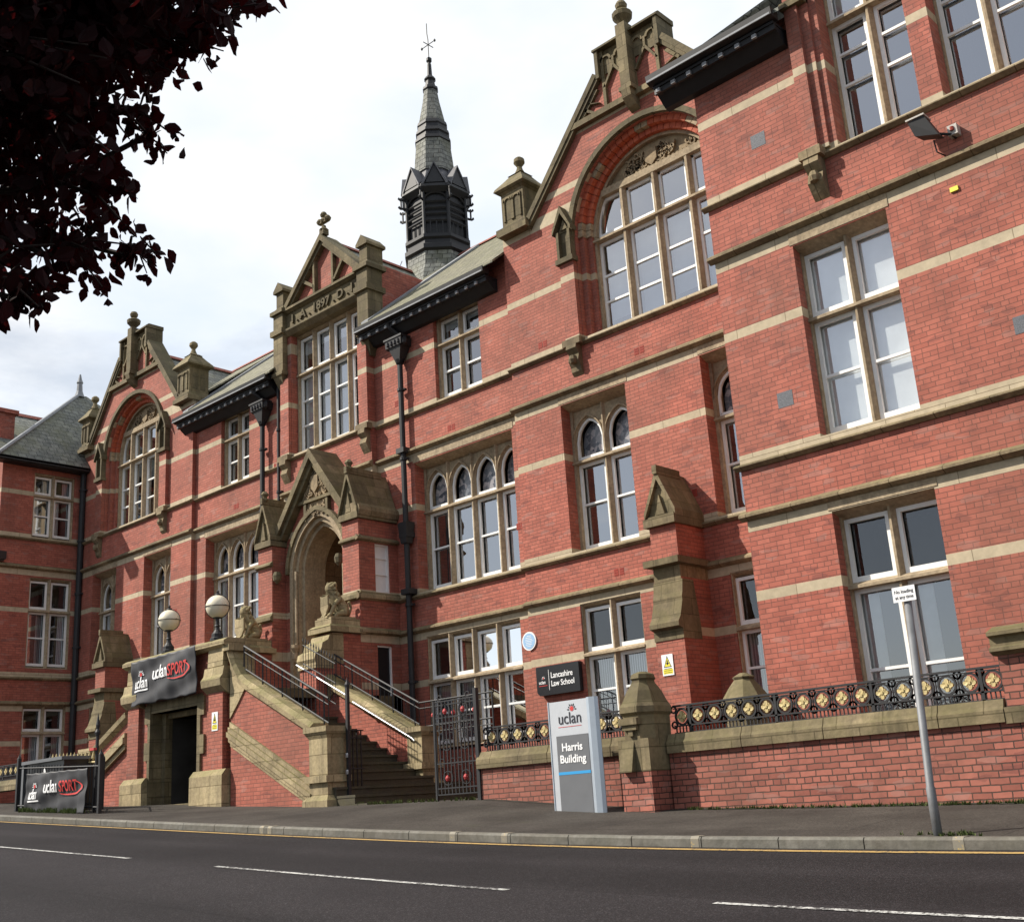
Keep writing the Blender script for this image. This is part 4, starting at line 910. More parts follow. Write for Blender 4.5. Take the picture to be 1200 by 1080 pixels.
pipe(-26.45, YE - .16, 7.9, 11.1, 11.45); pipe(XL + .2, YM - .1, 0, 12.1, None, r=.1); pipe(-25.72, YE - .12, 8.3, 12.3, None, r=.045)
m = MB(); m.tube([(-25.72, YE - .12, 8.32), (-25.7, YE - .16, 8.15), (-25.55, YE - .25, 8.05), (-25.4, YE - .3, 8.12)], .05, 8); m.build('pipe_bend', 'iron', bld)
# ---- air bricks and vents
def vent(T, u, z, mat='terracotta', w_=.115, h_=.15, double=True):
    m = MB(T)
    for q in ((-.07, .07) if double else (0,)):
        m.box(u + q - w_ / 2, u + q + w_ / 2, -.004, .01, z - h_ / 2, z + h_ / 2)
        if double:
            for j in (-1, 0, 1): m.box(u + q - w_ / 2 + .012, u + q + w_ / 2 - .012, -.008, .0, z + j * .05 - .006, z + j * .05 + .006)
    m.build('air_brick', mat, bld)
for T, u, z in ((TM, -15.62, 9.85), (TM, -13.0, 8.85), (TE, -18.83, 8.78), (TE, -20.72, 9.95), (TE, -16.78, 5.9), (TM, -14.05, 4.35), (TM, -12.1, 5.55), (TM, -31.7, 9.85), (TE, -28.0, 8.85), (TE, -26.0, 9.6), (TM, -31.1, 6.2)): vent(T, u, z)
for u, z in ((-8.3, 5.78), (-8.14, 10.33), (-4.6, 5.79)): vent(TW, u, z, 'ventgrey', .27, .25, False)
m = MB(TW); m.box(-5.22, -5.1, -.03, .01, 8.05, 8.12); m.build('cable_tag', 'sign_yellow', bld)
# ---- buttresses
def gablet_top(m, T, u0, u1, d0, d1, z0, z1):
    c = (u0 + u1) / 2
    m.prism([(u0 - .03, z0 + .0), (c, z1), (u1 + .03, z0)], d0 + .06, d1)
    m.prism([(u0 - .06, z0 - .02), (u0 - .06, z0 + .1), (c, z1 + .14), (u1 + .06, z0 + .1), (u1 + .06, z0 - .02), (c, z1 - .05)], d0 - .03, d1)
    m.prism([(c - .1, z0 + .04), (c, z0 + (z1 - z0) * .55), (c + .1, z0 + .04)], d0 - .0, d0 + .08)
    m.box(c - .05, c + .05, d0 - .06, d1 - .2, z1 + .05, z1 + .22)
def buttress(T, u0, u1, nm='buttress', zb=-.6, seg=1):
    m = MB(T); m.box(u0, u1, -.9, .0, 2.62, 4.9); m.box(u0 - .02, u1 + .02, -1.02, 0, zb, 2.66); m.box(u0 - .01, u1 + .01, -.9, 0, 2.62, 3.8); b_ = m.build(nm, 'brick', bld)
    m = MB(T); m.box(u0 - .06, u1 + .06, -1.0, .0, 4.82, 4.98); gablet_top(m, T, u0, u1, -.92, 0, 5.0, 5.78)
    m.box(u0 - .004, u1 + .004, -.92, .0, 4.98, 5.03); m.box(u0 - .1, u1 + .1, -1.08, .0, 4.05, 4.17); m.box(u0 - .004, u1 + .004, -.905, .0, 3.76, 4.05)
    m.prismu([(-.55, 3.76), (-.9, 3.76), (-.94, 3.52), (-.97, 3.44), (-.97, 3.36), (-1.02, 3.22), (-1.08, 3.06), (-1.16, 2.96), (-1.16, 2.88), (-1.04, 2.84), (-1.04, 2.66), (-.45, 2.66), (-.45, 2.9)], u0 - .03, u1 + .03)
    m.build('weathering', 'stone_moss', b_); return b_
buttress(TM, -12.55, -11.95); buttress(TM, -34.15, -33.55)
# ---- porch
PX0, PX1, PYf = -25.1, -20.95, 17.25
cx = -23.05; T = TF(PYf)
pf = MB(T)
ah = dict(x0=cx - 1.12, x1=cx + 1.12, zb=2.6, top=pointed(cx, 1.12, 6.05, 1.42), dep=.5, n=18)
gz0 = 7.0
topl = [(PX0 + .6, gz0), (cx - 1.4, gz0 + .6), (cx, 8.95), (cx + 1.4, gz0 + .6), (PX1 - .6, gz0)]
wall(pf, PX0 + .02, PX1 - .02, ZB, [(PX0 + .02, gz0), (PX0 + .7, gz0), (cx, 8.9), (PX1 - .7, gz0), (PX1 - .02, gz0)], [ah], d=.45)
pf.box(PX0, PX0 + .62, 0, 1.2, -1, 6.9); pf.box(PX1 - .62, PX1, 0, .5, -1, 6.9)
porch = pf.build('porch', 'brick', bld, fix=False)
sw = MB(TX(PX1)); wall(sw, PYf + .5, YE, ZB, 6.95, [H(17.66, 18.22, 5.05, 6.25, dep=.14), H(17.66, 18.22, 2.0, 3.78, dep=.12)], d=.0); sw.build('porch_side_wall', 'brick', porch, fix=False)
sw = MB(TX(PX1)); lt = MB(TX(PX1))
for z0, z1 in ((5.05, 6.25), (2.0, 3.78)): sw.box(17.66, 17.7, .05, .12, z0, z1); sw.box(18.18, 18.22, .05, .12, z0, z1); sw.box(17.7, 18.18, .05, .12, z0, z0 + .05); sw.box(17.7, 18.18, .05, .12, z1 - .04, z1)
for z in (5.5, 5.9): sw.box(17.7, 18.18, .07, .11, z - .012, z + .012)
sw.build('slit_window_frame', 'white', porch)
lt.box(17.7, 18.18, .1, .11, 5.07, 6.22); lt.build('slit_window_pane', 'blind', porch); lt = MB(TX(PX1)); lt.quad((17.7, .09, 2.03), (18.18, .09, 2.03), (18.18, .09, 3.75), (17.7, .09, 3.75)); lt.box(17.6, 18.3, .3, .32, 1.9, 3.9); lt.build('slit_window_pane', 'black_sign', porch)
# strings and copings round the porch side
st = MB(TX(PX1))
for z0, z1, p in ((4.85, 5.04, .09), (4.03, 4.18, .12), (6.28, 6.4, .09)): st.prismu([(0.002, z0 - .02), (-p, z0 + .02), (-p, z0 + (z1 - z0) * .5), (-.02, z1), (.002, z1)], PYf - .1, YE)
st.prismu([(.002, 6.88), (-.08, 6.9), (-.12, 7.02), (-.1, 7.12), (.0, 7.22), (.4, 7.22), (.4, 6.88)], PYf - .05, YE)
st.build('porch_string_course', 'stone', porch)
st = MB(T)
for z0, z1, p in ((6.28, 6.4, .09), (4.85, 5.04, .09)):
    for a, b in ((PX0 - .05, PX0 + .66), (PX1 - .66, PX1 + .08)): st.prismu([(0.002, z0 - .02), (-p, z0 + .02), (-p, z0 + (z1 - z0) * .5), (-.02, z1), (.002, z1)], a, b)
for a, b in ((PX0 - .06, PX0 + .66), (PX1 - .66, PX1 + .06)):
    st.box(a, b, -.08, 1.2, 6.82, 6.98)
    c = (a + b) / 2; gablet_top(st, T, a + .06, b - .06, -.06, 1.2, 6.98, 7.95)
    st.lathe([(.04, 8.05), (.1, 8.12), (.06, 8.2), (.11, 8.28), (.05, 8.36), (0, 8.38)], c, -.0, 6)
st.build('porch_pinnacle', 'stone_moss', porch)
TB_ = TF(PYf + .25)
# raking coping, tympanum panel and carved panel over the arch
st = MB(TB_)
for sg in (-1, 1):
    A = (cx + sg * 1.5, 6.98); B = (cx, 8.9); dx, dz = B[0] - A[0], B[1] - A[1]; l = math.hypot(dx, dz); nx, nz = sg * dz / l, abs(dx) / l
    st.prism([A, B, (B[0], B[1] + .16 / nz), (A[0] + nx * .16, A[1] + nz * .16)], -.12, .85); st.prism([(A[0] - sg * .14, A[1]), (B[0], B[1] - .2), B, A], -.02, .25)
st.box(cx - .85, cx + .85, .06, .25, 7.78, 7.86); st.box(cx - .5, cx - .4, .08, .25, 7.3, 7.78); st.box(cx + .4, cx + .5, .08, .25, 7.3, 7.78)
st.build('porch_coping', 'stone_moss', porch)
ca = MB(TB_); ca.prism([(cx - .72, 7.86), (cx, 8.8), (cx + .72, 7.86)], .13, .22); ca.box(cx - .4, cx + .4, .14, .22, 7.35, 7.78)
rnd = random.Random(5)
for k in range(46):
    z = rnd.uniform(7.92, 8.6); h = (8.72 - z) / .94 * .62; x = cx + rnd.uniform(-h, h); ca.arch(x, z, .025, .055, .07, .14, rnd.uniform(0, 6), rnd.uniform(6.5, 9.5), 6)
for k in range(26): ca.arch(cx + rnd.uniform(-.34, .34), rnd.uniform(7.42, 7.7), .02, .05, .08, .15, rnd.uniform(0, 6), rnd.uniform(6.5, 9.5), 6)
ca.prism([(cx - .14, 8.45), (cx + .14, 8.45), (cx + .14, 8.12), (cx, 7.98), (cx - .14, 8.12)], .05, .14); ca.build('carved_panel', 'carved', porch)
# moulded arch
am = MB(TB_)
def parch(m, w0, w1, h0, h1, d0, d1, zs=6.05, n=18, zbot=2.6, foot=True):
    f0, f1 = pointed(cx, w0, zs, h0), pointed(cx, w1, zs, h1); rings = []
    xs0 = [(-math.cos(math.pi * k / n)) for k in range(n + 1)]
    o = [(cx + w0 * q, f0(cx + w0 * q)) for q in xs0]; i = [(cx + w1 * q, f1(cx + w1 * q)) for q in xs0]
    if foot: o = [(cx - w0, zbot)] + o + [(cx + w0, zbot)]; i = [(cx - w1, zbot)] + i + [(cx + w1, zbot)]
    return m.loft([[(a[0], d0, a[1]), (b[0], d0, b[1]), (b[0], d1, b[1]), (a[0], d1, a[1])] for a, b in zip(o, i)])
parch(am, 1.30, 1.18, 1.60, 1.48, .06, .25, foot=False)
am.build('arch_hood', 'stone_moss', porch)
am = MB(TB_); parch(am, 1.18, 1.05, 1.48, 1.34, .12, .45); parch(am, 1.05, .93, 1.34, 1.2, .22, .55); parch(am, .95, .82, 1.22, 1.08, .34, 1.0)
am.build('arch_moulding', 'stone_clean', porch)
am = MB(TB_)
for x in (cx - 1.08, cx - .98, cx + 1.08, cx + .98): am.tube([(x, .18, 4.2), (x, .18, 6.1)], .04, 8)
for x in (cx - 1.04, cx + 1.04): am.lathe([(.05, 3.75), (.1, 3.85), (.08, 4.0), (.13, 4.12), (.13, 4.2)], x, .17, 8)
am.build('arch_shaft', 'stone_clean', porch)
am = MB(TB_)       # stone lined porch recess: wall beyond the arch with its own dark doorway
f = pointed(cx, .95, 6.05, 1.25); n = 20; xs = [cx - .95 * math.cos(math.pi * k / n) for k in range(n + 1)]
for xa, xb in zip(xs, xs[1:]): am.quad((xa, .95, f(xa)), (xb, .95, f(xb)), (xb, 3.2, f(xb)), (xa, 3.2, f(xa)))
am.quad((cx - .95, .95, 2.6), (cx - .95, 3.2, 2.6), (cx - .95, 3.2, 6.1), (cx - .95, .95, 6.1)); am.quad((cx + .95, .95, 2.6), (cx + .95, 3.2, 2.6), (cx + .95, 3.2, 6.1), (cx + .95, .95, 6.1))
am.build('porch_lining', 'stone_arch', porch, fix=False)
am = MB(TB_); am.box(cx - .95, cx + .95, 3.2, 3.25, 2.6, 7.4); am.build('entrance_door', 'room', porch)
# wall of the porch roof back to the facade
rf = MB(); rf.loft([[(cx, PYf + .3, 8.75), (cx, YE, 8.75), (cx + 1.55, YE, 7.0), (cx + 1.55, PYf + .3, 7.0)], [(cx, PYf + .3, 8.7), (cx, YE, 8.7), (cx + 1.5, YE, 6.95), (cx + 1.5, PYf + .3, 6.95)]])
rf.loft([[(cx, PYf + .3, 8.75), (cx, YE, 8.75), (cx - 1.55, YE, 7.0), (cx - 1.55, PYf + .3, 7.0)], [(cx, PYf + .3, 8.7), (cx, YE, 8.7), (cx - 1.5, YE, 6.95), (cx - 1.5, PYf + .3, 6.95)]]); rf.build('porch_roof', 'slate', porch)
fl = MB(); fl.box(PX0, PX1, 16.6, 20, 2.2, 2.6); fl.build('porch_floor', 'stone_dark', porch)
# carved corbel head by the arch spring
am = MB(T); am.lathe([(.02, 5.8), (.1, 5.88), (.12, 6.0), (.08, 6.1)], cx - 1.28, .05, 8); am.lathe([(.02, 5.8), (.1, 5.88), (.12, 6.0), (.08, 6.1)], cx + 1.28, .05, 8); am.build('label_stop', 'stone_dark', porch)
reorigin(bld)

# ================================================================ GROUND
def interp(tab, x):
    if x <= tab[0][0]: (a, za), (b, zb) = tab[0], tab[1]
    elif x >= tab[-1][0]: (a, za), (b, zb) = tab[-2], tab[-1]
    else:
        for (a, za), (b, zb) in zip(tab, tab[1:]):
            if a <= x <= b: break
    return za + (zb - za) * (x - a) / (b - a)
KT = [(-60, 2.2), (-30, .645), (-24.1, .312), (-19, .02), (-14.8, -.215), (-11.5, -.385), (-8.4, -.525), (-6, -.605), (-3.94, -.661), (0, -.74), (40, -1.2)]
BT = [(-60, 1.6), (-32, .86), (-26, .52), (-22.8, .42), (-20.9, .30), (-17.7, .15), (-13.5, .08), (-11.6, -.10), (-10, -.22), (-8.5, -.27), (-6.8, -.315), (-5.1, -.355), (-2, -.43), (40, -.9)]
YK = 10.4; KH = .1; KW = .15
def smooth(tab, x, r=1.2): return (interp(tab, x - r) + 2 * interp(tab, x) + interp(tab, x + r)) / 4
zk = lambda x: smooth(KT, x)
zb_ = lambda x: smooth(BT, x, .5)
def slope(x): return .012 + .05 / (1 + math.exp(-(x + 8) / 3.0))
def zroad(x, y):
    if y >= 0: return zk(x) - slope(x) * (YK - y)
    return zk(x) - slope(x) * YK + (-y) * .004
def zpave(x, y):
    t_ = min(max((y - YK - KW) / (13.5 - YK - KW), 0), 1); return (zk(x) + KH) * (1 - t_) + zb_(x) * t_
XS = [-60 + .5 * i for i in range(201)]
def sheet(name, mat, ys, fn, xs=XS, off=0.0):
    m = MB(); idx = [[m.P(x, y, fn(x, y) + off) for y in ys] for x in xs]
    for a, b in zip(idx, idx[1:]):
        for k in range(len(ys) - 1): m.f.append([a[k], b[k], b[k + 1], a[k + 1]])
    return struct(m.build(name, mat, smooth=True, fix=False))
sheet('road', 'asphalt', [-4, -2, 0, 2, 4, 6, 8, YK], zroad)
sheet('pavement', 'pavement', [YK + KW, 11.2, 12, 12.8, 13.5, 16, 40], zpave)
sheet('far_pavement', 'pavement', [-40, -12, -4], lambda x, y: zroad(x, -4) + .12)
g_ = MB(); g_.quad((-400, -400, -3), (400, -400, -3), (400, 400, -3), (-400, 400, -3)); struct(g_.build('ground', 'pavement', fix=False))
kb = MB(); x = -60.0
while x < 35:
    L_ = .91; kb.loft([[(x + .006, YK, zk(x) - .2), (x + .006, YK, zk(x) + KH - .02), (x + .006, YK + .02, zk(x) + KH + .004), (x + .006, YK + KW, zk(x) + KH + .004), (x + .006, YK + KW, zk(x) - .2)],
        [(x + L_ - .006, YK, zk(x + L_) - .2), (x + L_ - .006, YK, zk(x + L_) + KH - .02), (x + L_ - .006, YK + .02, zk(x + L_) + KH + .004), (x + L_ - .006, YK + KW, zk(x + L_) + KH + .004), (x + L_ - .006, YK + KW, zk(x + L_) - .2)]]); x += L_
struct(kb.build('kerb', 'kerbstone'))
def strip(name, mat, x0, x1, y0, y1, off=.006):
    xs = [x0] + [x for x in XS if x0 < x < x1] + [x1]; return sheet(name, mat, [y0, y1], zroad, xs, off)
strip('yellow_line', 'yellow_line', -26, 6, YK - .27, YK - .16)
for a, b, y in ((-5.02, -1.0, 7.32), (-11.45, -7.07, 7.32), (-20.0, -13.34, 7.34)): strip('centre_line', 'white_line', a, b, y - .035, y + .035)
ky = MB()
for x in (-7.35, -7.6 - 3.4, -14.9, -15.1 - 0, -8.6 - 1.5, -4.55):
    ky.loft([[(x, YK - .003, zk(x) + .0), (x, YK - .003, zk(x) + KH - .018), (x, YK + .02, zk(x) + KH + .009), (x, YK + KW, zk(x) + KH + .009)], [(x + .1, YK - .003, zk(x + .1) + .0), (x + .1, YK - .003, zk(x + .1) + KH - .018), (x + .1, YK + .02, zk(x + .1) + KH + .009), (x + .1, YK + KW, zk(x + .1) + KH + .009)]], cap=False)
struct(ky.build('kerb_mark', 'kerb_yellow', fix=False))
dm = MB(); rnd = random.Random(8); xs = [-13.5 + .12 * k for k in range(75)] ; ws_ = [.06 + .09 * rnd.random() for _ in xs]
for i in range(len(xs) - 1):
    yb = 13.62 if xs[i] < -10.35 else 13.5
    if -10.4 < xs[i] < -9.75: continue
    dm.quad((xs[i], yb - ws_[i], zpave(xs[i], yb - ws_[i]) + .005), (xs[i + 1], yb - ws_[i + 1], zpave(xs[i + 1], yb - ws_[i + 1]) + .005), (xs[i + 1], yb, zpave(xs[i + 1], yb) + .012), (xs[i], yb, zpave(xs[i], yb) + .012))
dm = dm.build('damp_strip', 'dirt', fix=False); struct(dm)
# grass and dirt in the angle of the wall
gm = MB(); rnd = random.Random(11)
def tuft(x, y, z, s=1.0):
    for k in range(5):
        a = rnd.uniform(0, 6.3); h = rnd.uniform(.02, .06) * s; dx, dy = math.cos(a) * h * .5, math.sin(a) * h * .5; b = rnd.uniform(-.02, .02)
        gm.f.append([gm.P(x + b, y + b, z), gm.P(x + b + .01, y - b, z), gm.P(x + dx, y + dy, z + h)])
for k in range(420):
    x = rnd.uniform(-9.5, -4.4); x = x if rnd.random() < .6 else -4.9 + rnd.gauss(0, .14) 
    tuft(x, 13.44 - abs(rnd.gauss(0, .03)), zpave(x, 13.4), 1)
for k in range(45): x, y = -4.68 + rnd.gauss(0, .13), 10.66 + rnd.gauss(0, .06); tuft(x, y, zpave(x, y), .8)
for k in range(500): x, y = rnd.uniform(-25.2, -22.6), 11.35 + rnd.gauss(0, .06); tuft(x, y, zpave(x, y), 2.0)
for k in range(90): x, y = rnd.uniform(-17.3, -13.7), 13.7 + rnd.gauss(0, .08); tuft(x, y, zpave(x, y), 1.3)
g_ = gm.build('grass_tufts', 'moss', fix=False); tag(g_, 'thin tufts of grass and weeds along the foot of the wall and kerb', 'grass'); g_['kind'] = 'stuff'

# ================================================================ BOUNDARY WALL
def flower_rail(T, u0, u1, z, parent, pitch=.27, first=None, goldmat='gold'):
    """cast iron railing: top rail, rings with gilded flowers, a row of little balusters"""
    m = MB(T); m.box(u0, u1, -.025, .025, z + .37, z + .395); m.box(u0, u1, -.018, .018, z + .34, z + .352); m.box(u0, u1, -.02, .02, z + .095, z + .115); m.box(u0, u1, -.02, .02, z + .0, z + .018)
    n = int((u1 - u0) / pitch); p_ = (u1 - u0) / n; nb = int((u1 - u0) / .055)
    for k in range(nb): u = u0 + (k + .5) * (u1 - u0) / nb; m.box(u - .007, u + .007, -.008, .008, z + .018, z + .095)
    for k in range(n):
        c = u0 + (k + .5) * p_; m.arch(c, z + .228, .096, .12, -.014, .014, 0, 2 * math.pi, 14)
        for s_ in (-1, 1):
            for q in (-1, 1): m.arch(c + s_ * p_ / 2, z + .228 + q * .105, .034, .056, -.01, .01, 0, 2 * math.pi, 8)
        m.box(c + p_ / 2 - .006, c + p_ / 2 + .006, -.01, .01, z + .115, z + .34)
        if k % 5 == 0: m.box(c + p_ / 2 - .018, c + p_ / 2 + .018, -.02, .02, z, z + .37)
    r_ = m.build('railing', 'iron', parent)
    f0 = None
    for k in range(n):
        c = u0 + (k + .5) * p_
        if f0 is None:
            f = MB(T); base = c
            for q in range(4):
                a = q * math.pi / 2 + math.pi / 2; ca, sa = .88 * math.cos(a), .88 * math.sin(a)
                def Q(r__, t_, d): return (c + ca * r__ - sa * t_, d, z + .228 + sa * r__ + ca * t_)
                f.loft([[Q(.012, -.012, -.02), Q(.045, -.036, -.026), Q(.082, -.022, -.02), Q(.09, 0, -.02), Q(.082, .022, -.02), Q(.045, .036, -.026), Q(.012, .012, -.02)], [Q(.012, -.012, .02), Q(.045, -.036, .026), Q(.082, -.022, .02), Q(.09, 0, .02), Q(.082, .022, .02), Q(.045, .036, .026), Q(.012, .012, .02)]])
            for q in range(4):
                a = q * math.pi / 2 + math.pi / 4; x_, z_ = c + .055 * math.cos(a), z + .228 + .055 * math.sin(a); f.box(x_ - .009, x_ + .009, -.015, .015, z_ - .009, z_ + .009)
            f.box(c - .016, c + .016, -.034, .034, z + .212, z + .244); f0 = f.build('gilded_flower', goldmat, r_)
        else: clone(f0, Vector(T(c, 0, 0)) - Vector(T(base, 0, 0)))
    return r_
bw = thing('boundary_wall', 'low red brick boundary wall with stone coping, stone-capped piers and black railing with gilded flowers', 'wall')
YB = 13.5; TB = TF(YB)
def wallrun(u0, u1, d=0, top=.62):
    m = MB(TB); xs = [u0] + [x for x in XS if u0 < x < u1] + [u1]
    m.loft([[(x, d, -1.2), (x, d, top), (x, d + .34, top), (x, d + .34, -1.2)] for x in xs]); return m
COPM = [(-.06, .52), (-.06, .66), (-.03, .70), (.0, .78), (.34, .78), (.37, .70), (.40, .66), (.40, .52)]
m = wallrun(-9.75, -5.02); m.build('brick_panel', 'brick_wall', bw)
m = wallrun(-13.6, -10.1, .12); m.build('brick_panel', 'brick_wall', bw)
m = wallrun(-5.02, 6, 0, 1.26); m.build('brick_panel', 'brick_wall', bw)
m = wallrun(-40, -26.9); m.build('brick_panel', 'brick_wall', bw)
m = MB(TB); rnd = random.Random(4)
def coping(m, u0, u1, d=0, lift=0):
    u = u0
    while u < u1 - .05:
        e = min(u1, u + rnd.uniform(1.1, 1.6)); e = u1 if u1 - e < .4 else e
        m.prismu([(a + d, z + lift + rnd.uniform(-.002, .002)) for a, z in COPM], u + .006, e - .006); u = e
coping(m, -9.75, -5.04); coping(m, -13.65, -10.1, .12, .04); coping(m, -40, -26.9, 0, .62)
m.build('coping', 'stone_moss', bw)
m = MB(TB); m.box(-5.04, 6, -.05, .4, .50, .68); m.build('coping', 'stone_moss', bw)
m = MB(TB); m.prismu([(-.02, 1.26), (-.12, 1.3), (-.12, 1.34), (-.06, 1.36), (-.06, 1.46), (-.13, 1.48), (-.13, 1.52), (.1, 1.6), (.4, 1.6), (.4, 1.26)], -5.06, 6); m.build('parapet_cap', 'stone_moss', bw)
flower_rail(TF(YB + .16), -9.72, -5.04, .78, bw); flower_rail(TF(YB + .28), -13.6, -10.12, .82, bw)
flower_rail(TF(YB + .16), -38, -27.0, 1.42, bw, pitch=.3)
# pier beside the totem sign
def pier(u0, u1, d0, d1, name='pier'):
    m = MB(TB); m.box(u0, u1, d0, d1, -1.2, .48); p = m.build(name, 'brick_wall', bw); c, e = (u0 + u1) / 2, (d0 + d1) / 2; a, b = (u1 - u0) / 2, (d1 - d0) / 2
    m = MB(TB); m.box(u0 - .008, u1 + .008, d0 - .008, d1 + .008, .30, .74)
    m.prismu([(d0 - .01, .30), (d0 - .12, .30), (d0 - .01, .72)], u0 + .06, c + .02)
    ch = [(-a, -b * .5), (-a * .5, -b), (a * .5, -b), (a, -b * .5), (a, b * .5), (a * .5, b), (-a * .5, b), (-a, b * .5)]
    sc = [(1.02, .74), (1.04, 1.06), (1.16, 1.1), (1.14, 1.18), (.98, 1.26), (.78, 1.4), (.52, 1.52), (.5, 1.56), (.56, 1.58), (.5, 1.64), (.2, 1.68)]
    m.loft([[(c + x * s_, e + y * s_, z) for x, y in ch] for s_, z in sc])
    m.box(c - .16, c + .16, d0 - .10, d0 + .05, .93, 1.02); m.box(c - .12, c + .12, d0 - .07, d0 + .05, .86, .93); m.box(c - .04, c + .04, d0 - .05, d0, .78, .86)
    m.build('pier_cap', 'stone_moss', p)
pier(-10.3, -9.78, -.42, .3)
m = MB(TF(15.25)); 
ch = [(-1, -.5), (-.5, -1), (.5, -1), (1, -.5), (1, .5), (.5, 1), (-.5, 1), (-1, .5)]
m.loft([[(-9.38 + x * s_, y * s_ - .2, z) for x, y in ch] for s_, z in ((.28, -.6), (.28, 1.1), (.34, 1.14), (.33, 1.24), (.22, 1.42), (.13, 1.54), (.15, 1.58), (.05, 1.64))]); m.build('rear_pier_cap', 'stone_moss', bw)
reorigin(bw)

# ================================================================ STAIRS AND BASEMENT ARCH
stp = thing('entrance_staircase', 'double entrance staircase of stone and brick with an arched basement doorway under its landing', 'staircase')
YS = 13.6; TS = TF(YS)
LZ = 2.72
ab = MB(TS); wall(ab, -24.75, -20.95, -1, 3.5, [dict(x0=-23.95, x1=-21.93, zb=-1, top=2.42, dep=.3)]); ab.box(-20.97, -20.95, .003, .3, -1, 3.49); ab.box(-24.75, -24.73, .003, .3, -1, 3.49); ab.box(-24.7, -21.0, .3, .32, 2.5, 3.49)
body = ab.build('landing_wall', 'brick_plain', stp, fix=False)
m = MB(TS)
for a, b in ((-24.72, -24.32), (-21.47, -20.9)):
    pass
for a, b, c_, e in ((-21.47, -20.9, -22.0, -20.78), (-24.84, -24.3, -24.9, -23.95)):
    m.box(c_, e, -.2, .02, -1, .92); m.prismu([(.02, .92), (-.2, .92), (-.1, 1.04), (.02, 1.04)], c_, e)
    m.prismu([(.02, 2.55), (-.09, 2.6), (-.22, 2.72), (-.24, 2.86), (-.17, 2.95), (-.14, 3.12), (.02, 3.12)], a - .08, b + .08); m.prismu([(.02, 3.1), (-.12, 3.14), (-.1, 3.5), (.02, 3.5)], a, b)
m.prismu([(.3, 3.5), (-.1, 3.5), (-.2, 3.56), (-.2, 3.64), (-.1, 3.7), (.35, 3.7)], -24.95, -20.74)
m.build('landing_stonework', 'stone_yellow', stp)
m = MB(TS); m.box(-21.45, -20.92, -.1, .003, 1.0, 2.6); m.box(-24.8, -24.32, -.1, .003, 1.0, 2.6); m.build('landing_pier', 'brick_plain', stp)
# doorway jambs of big blocks, deep dark passage
m = MB(TS)
z = -.6; k = 0
while z < 2.4:
    h = .4; w_ = .34 if k % 2 else .2
    m.box(-24.0 - (w_ - .2), -23.9 + .0, -.05, .42, z + .006, z + h); m.box(-21.97, -21.9 + (w_ - .2) + .05, -.05, .9, z + .006, z + h); m.box(-23.9, -23.74, .25, .42, z + .006, z + h); z += h; k += 1
m.prismu([(-.03, 2.42), (-.03, 2.66), (.3, 2.66), (.3, 2.42)], -24.1, -21.8); m.box(-23.9, -21.95, .3, .9, 2.3, 2.45)
m.build('doorway_jamb', 'stone_moss', body)
m = MB(TS); m.box(-23.8, -21.97, 2.4, 2.45, -.5, 2.35); m.box(-23.8, -23.745, .42, 2.4, -.5, 2.35); m.box(-21.97, -21.9, .9, 2.4, -.5, 2.35); m.box(-23.745, -21.97, .42, 2.4, 2.3, 2.35); m.box(-23.745, -21.97, .91, 2.4, .38, .42)
m.build('basement_door', 'room', body)
m = MB(TS); m.box(-23.9, -21.95, -.02, .9, -.2, .43); m.build('door_sill', 'stone_moss', body)
m = MB(); m.box(-24.7, -21.0, 13.9, 17.2, LZ - .2, LZ); m.build('landing_floor', 'stone_dark', stp)
# flights: right one descends towards +x, left one towards -x
SL = .488; RISE, GO = .16, .328
def flight(sg, xt, xend, zg):
    m = MB(); x = xt; z = LZ
    while z > zg - .05:
        z -= RISE; x2 = x + sg * GO; a, b = sorted((x, x2)); wide = z < zg + .36
        y0 = 13.5 if False else 13.88; y1 = 16.4
        if wide and sg > 0: y1 = 17.0; y0 = 13.62; b += .25 if z < zg + .2 else .05
        m.box(a, b, y0, y1, -1, z); m.box(a - .0, b + .025 * sg if sg > 0 else b, y0 - .01, y1, z - .045, z - .002); x = x2
    return m.build('steps', 'stone_step', stp)
M['stone_step'] = stone_mat('worn_step_stone', (.075, .065, .052), (.04, .034, .027), mossamt=.3, soot=.5, topmoss=.1)
def ztop(sg, x):       # coping line of the flights (outer wall), measured at the middle
    return 1.57 + .488 * (-17.78 - x) if sg > 0 else 1.83 + .456 * (x + 26.62)
flight(1, -22.0, 0, .2); flight(-1, -24.1, 0, .55)
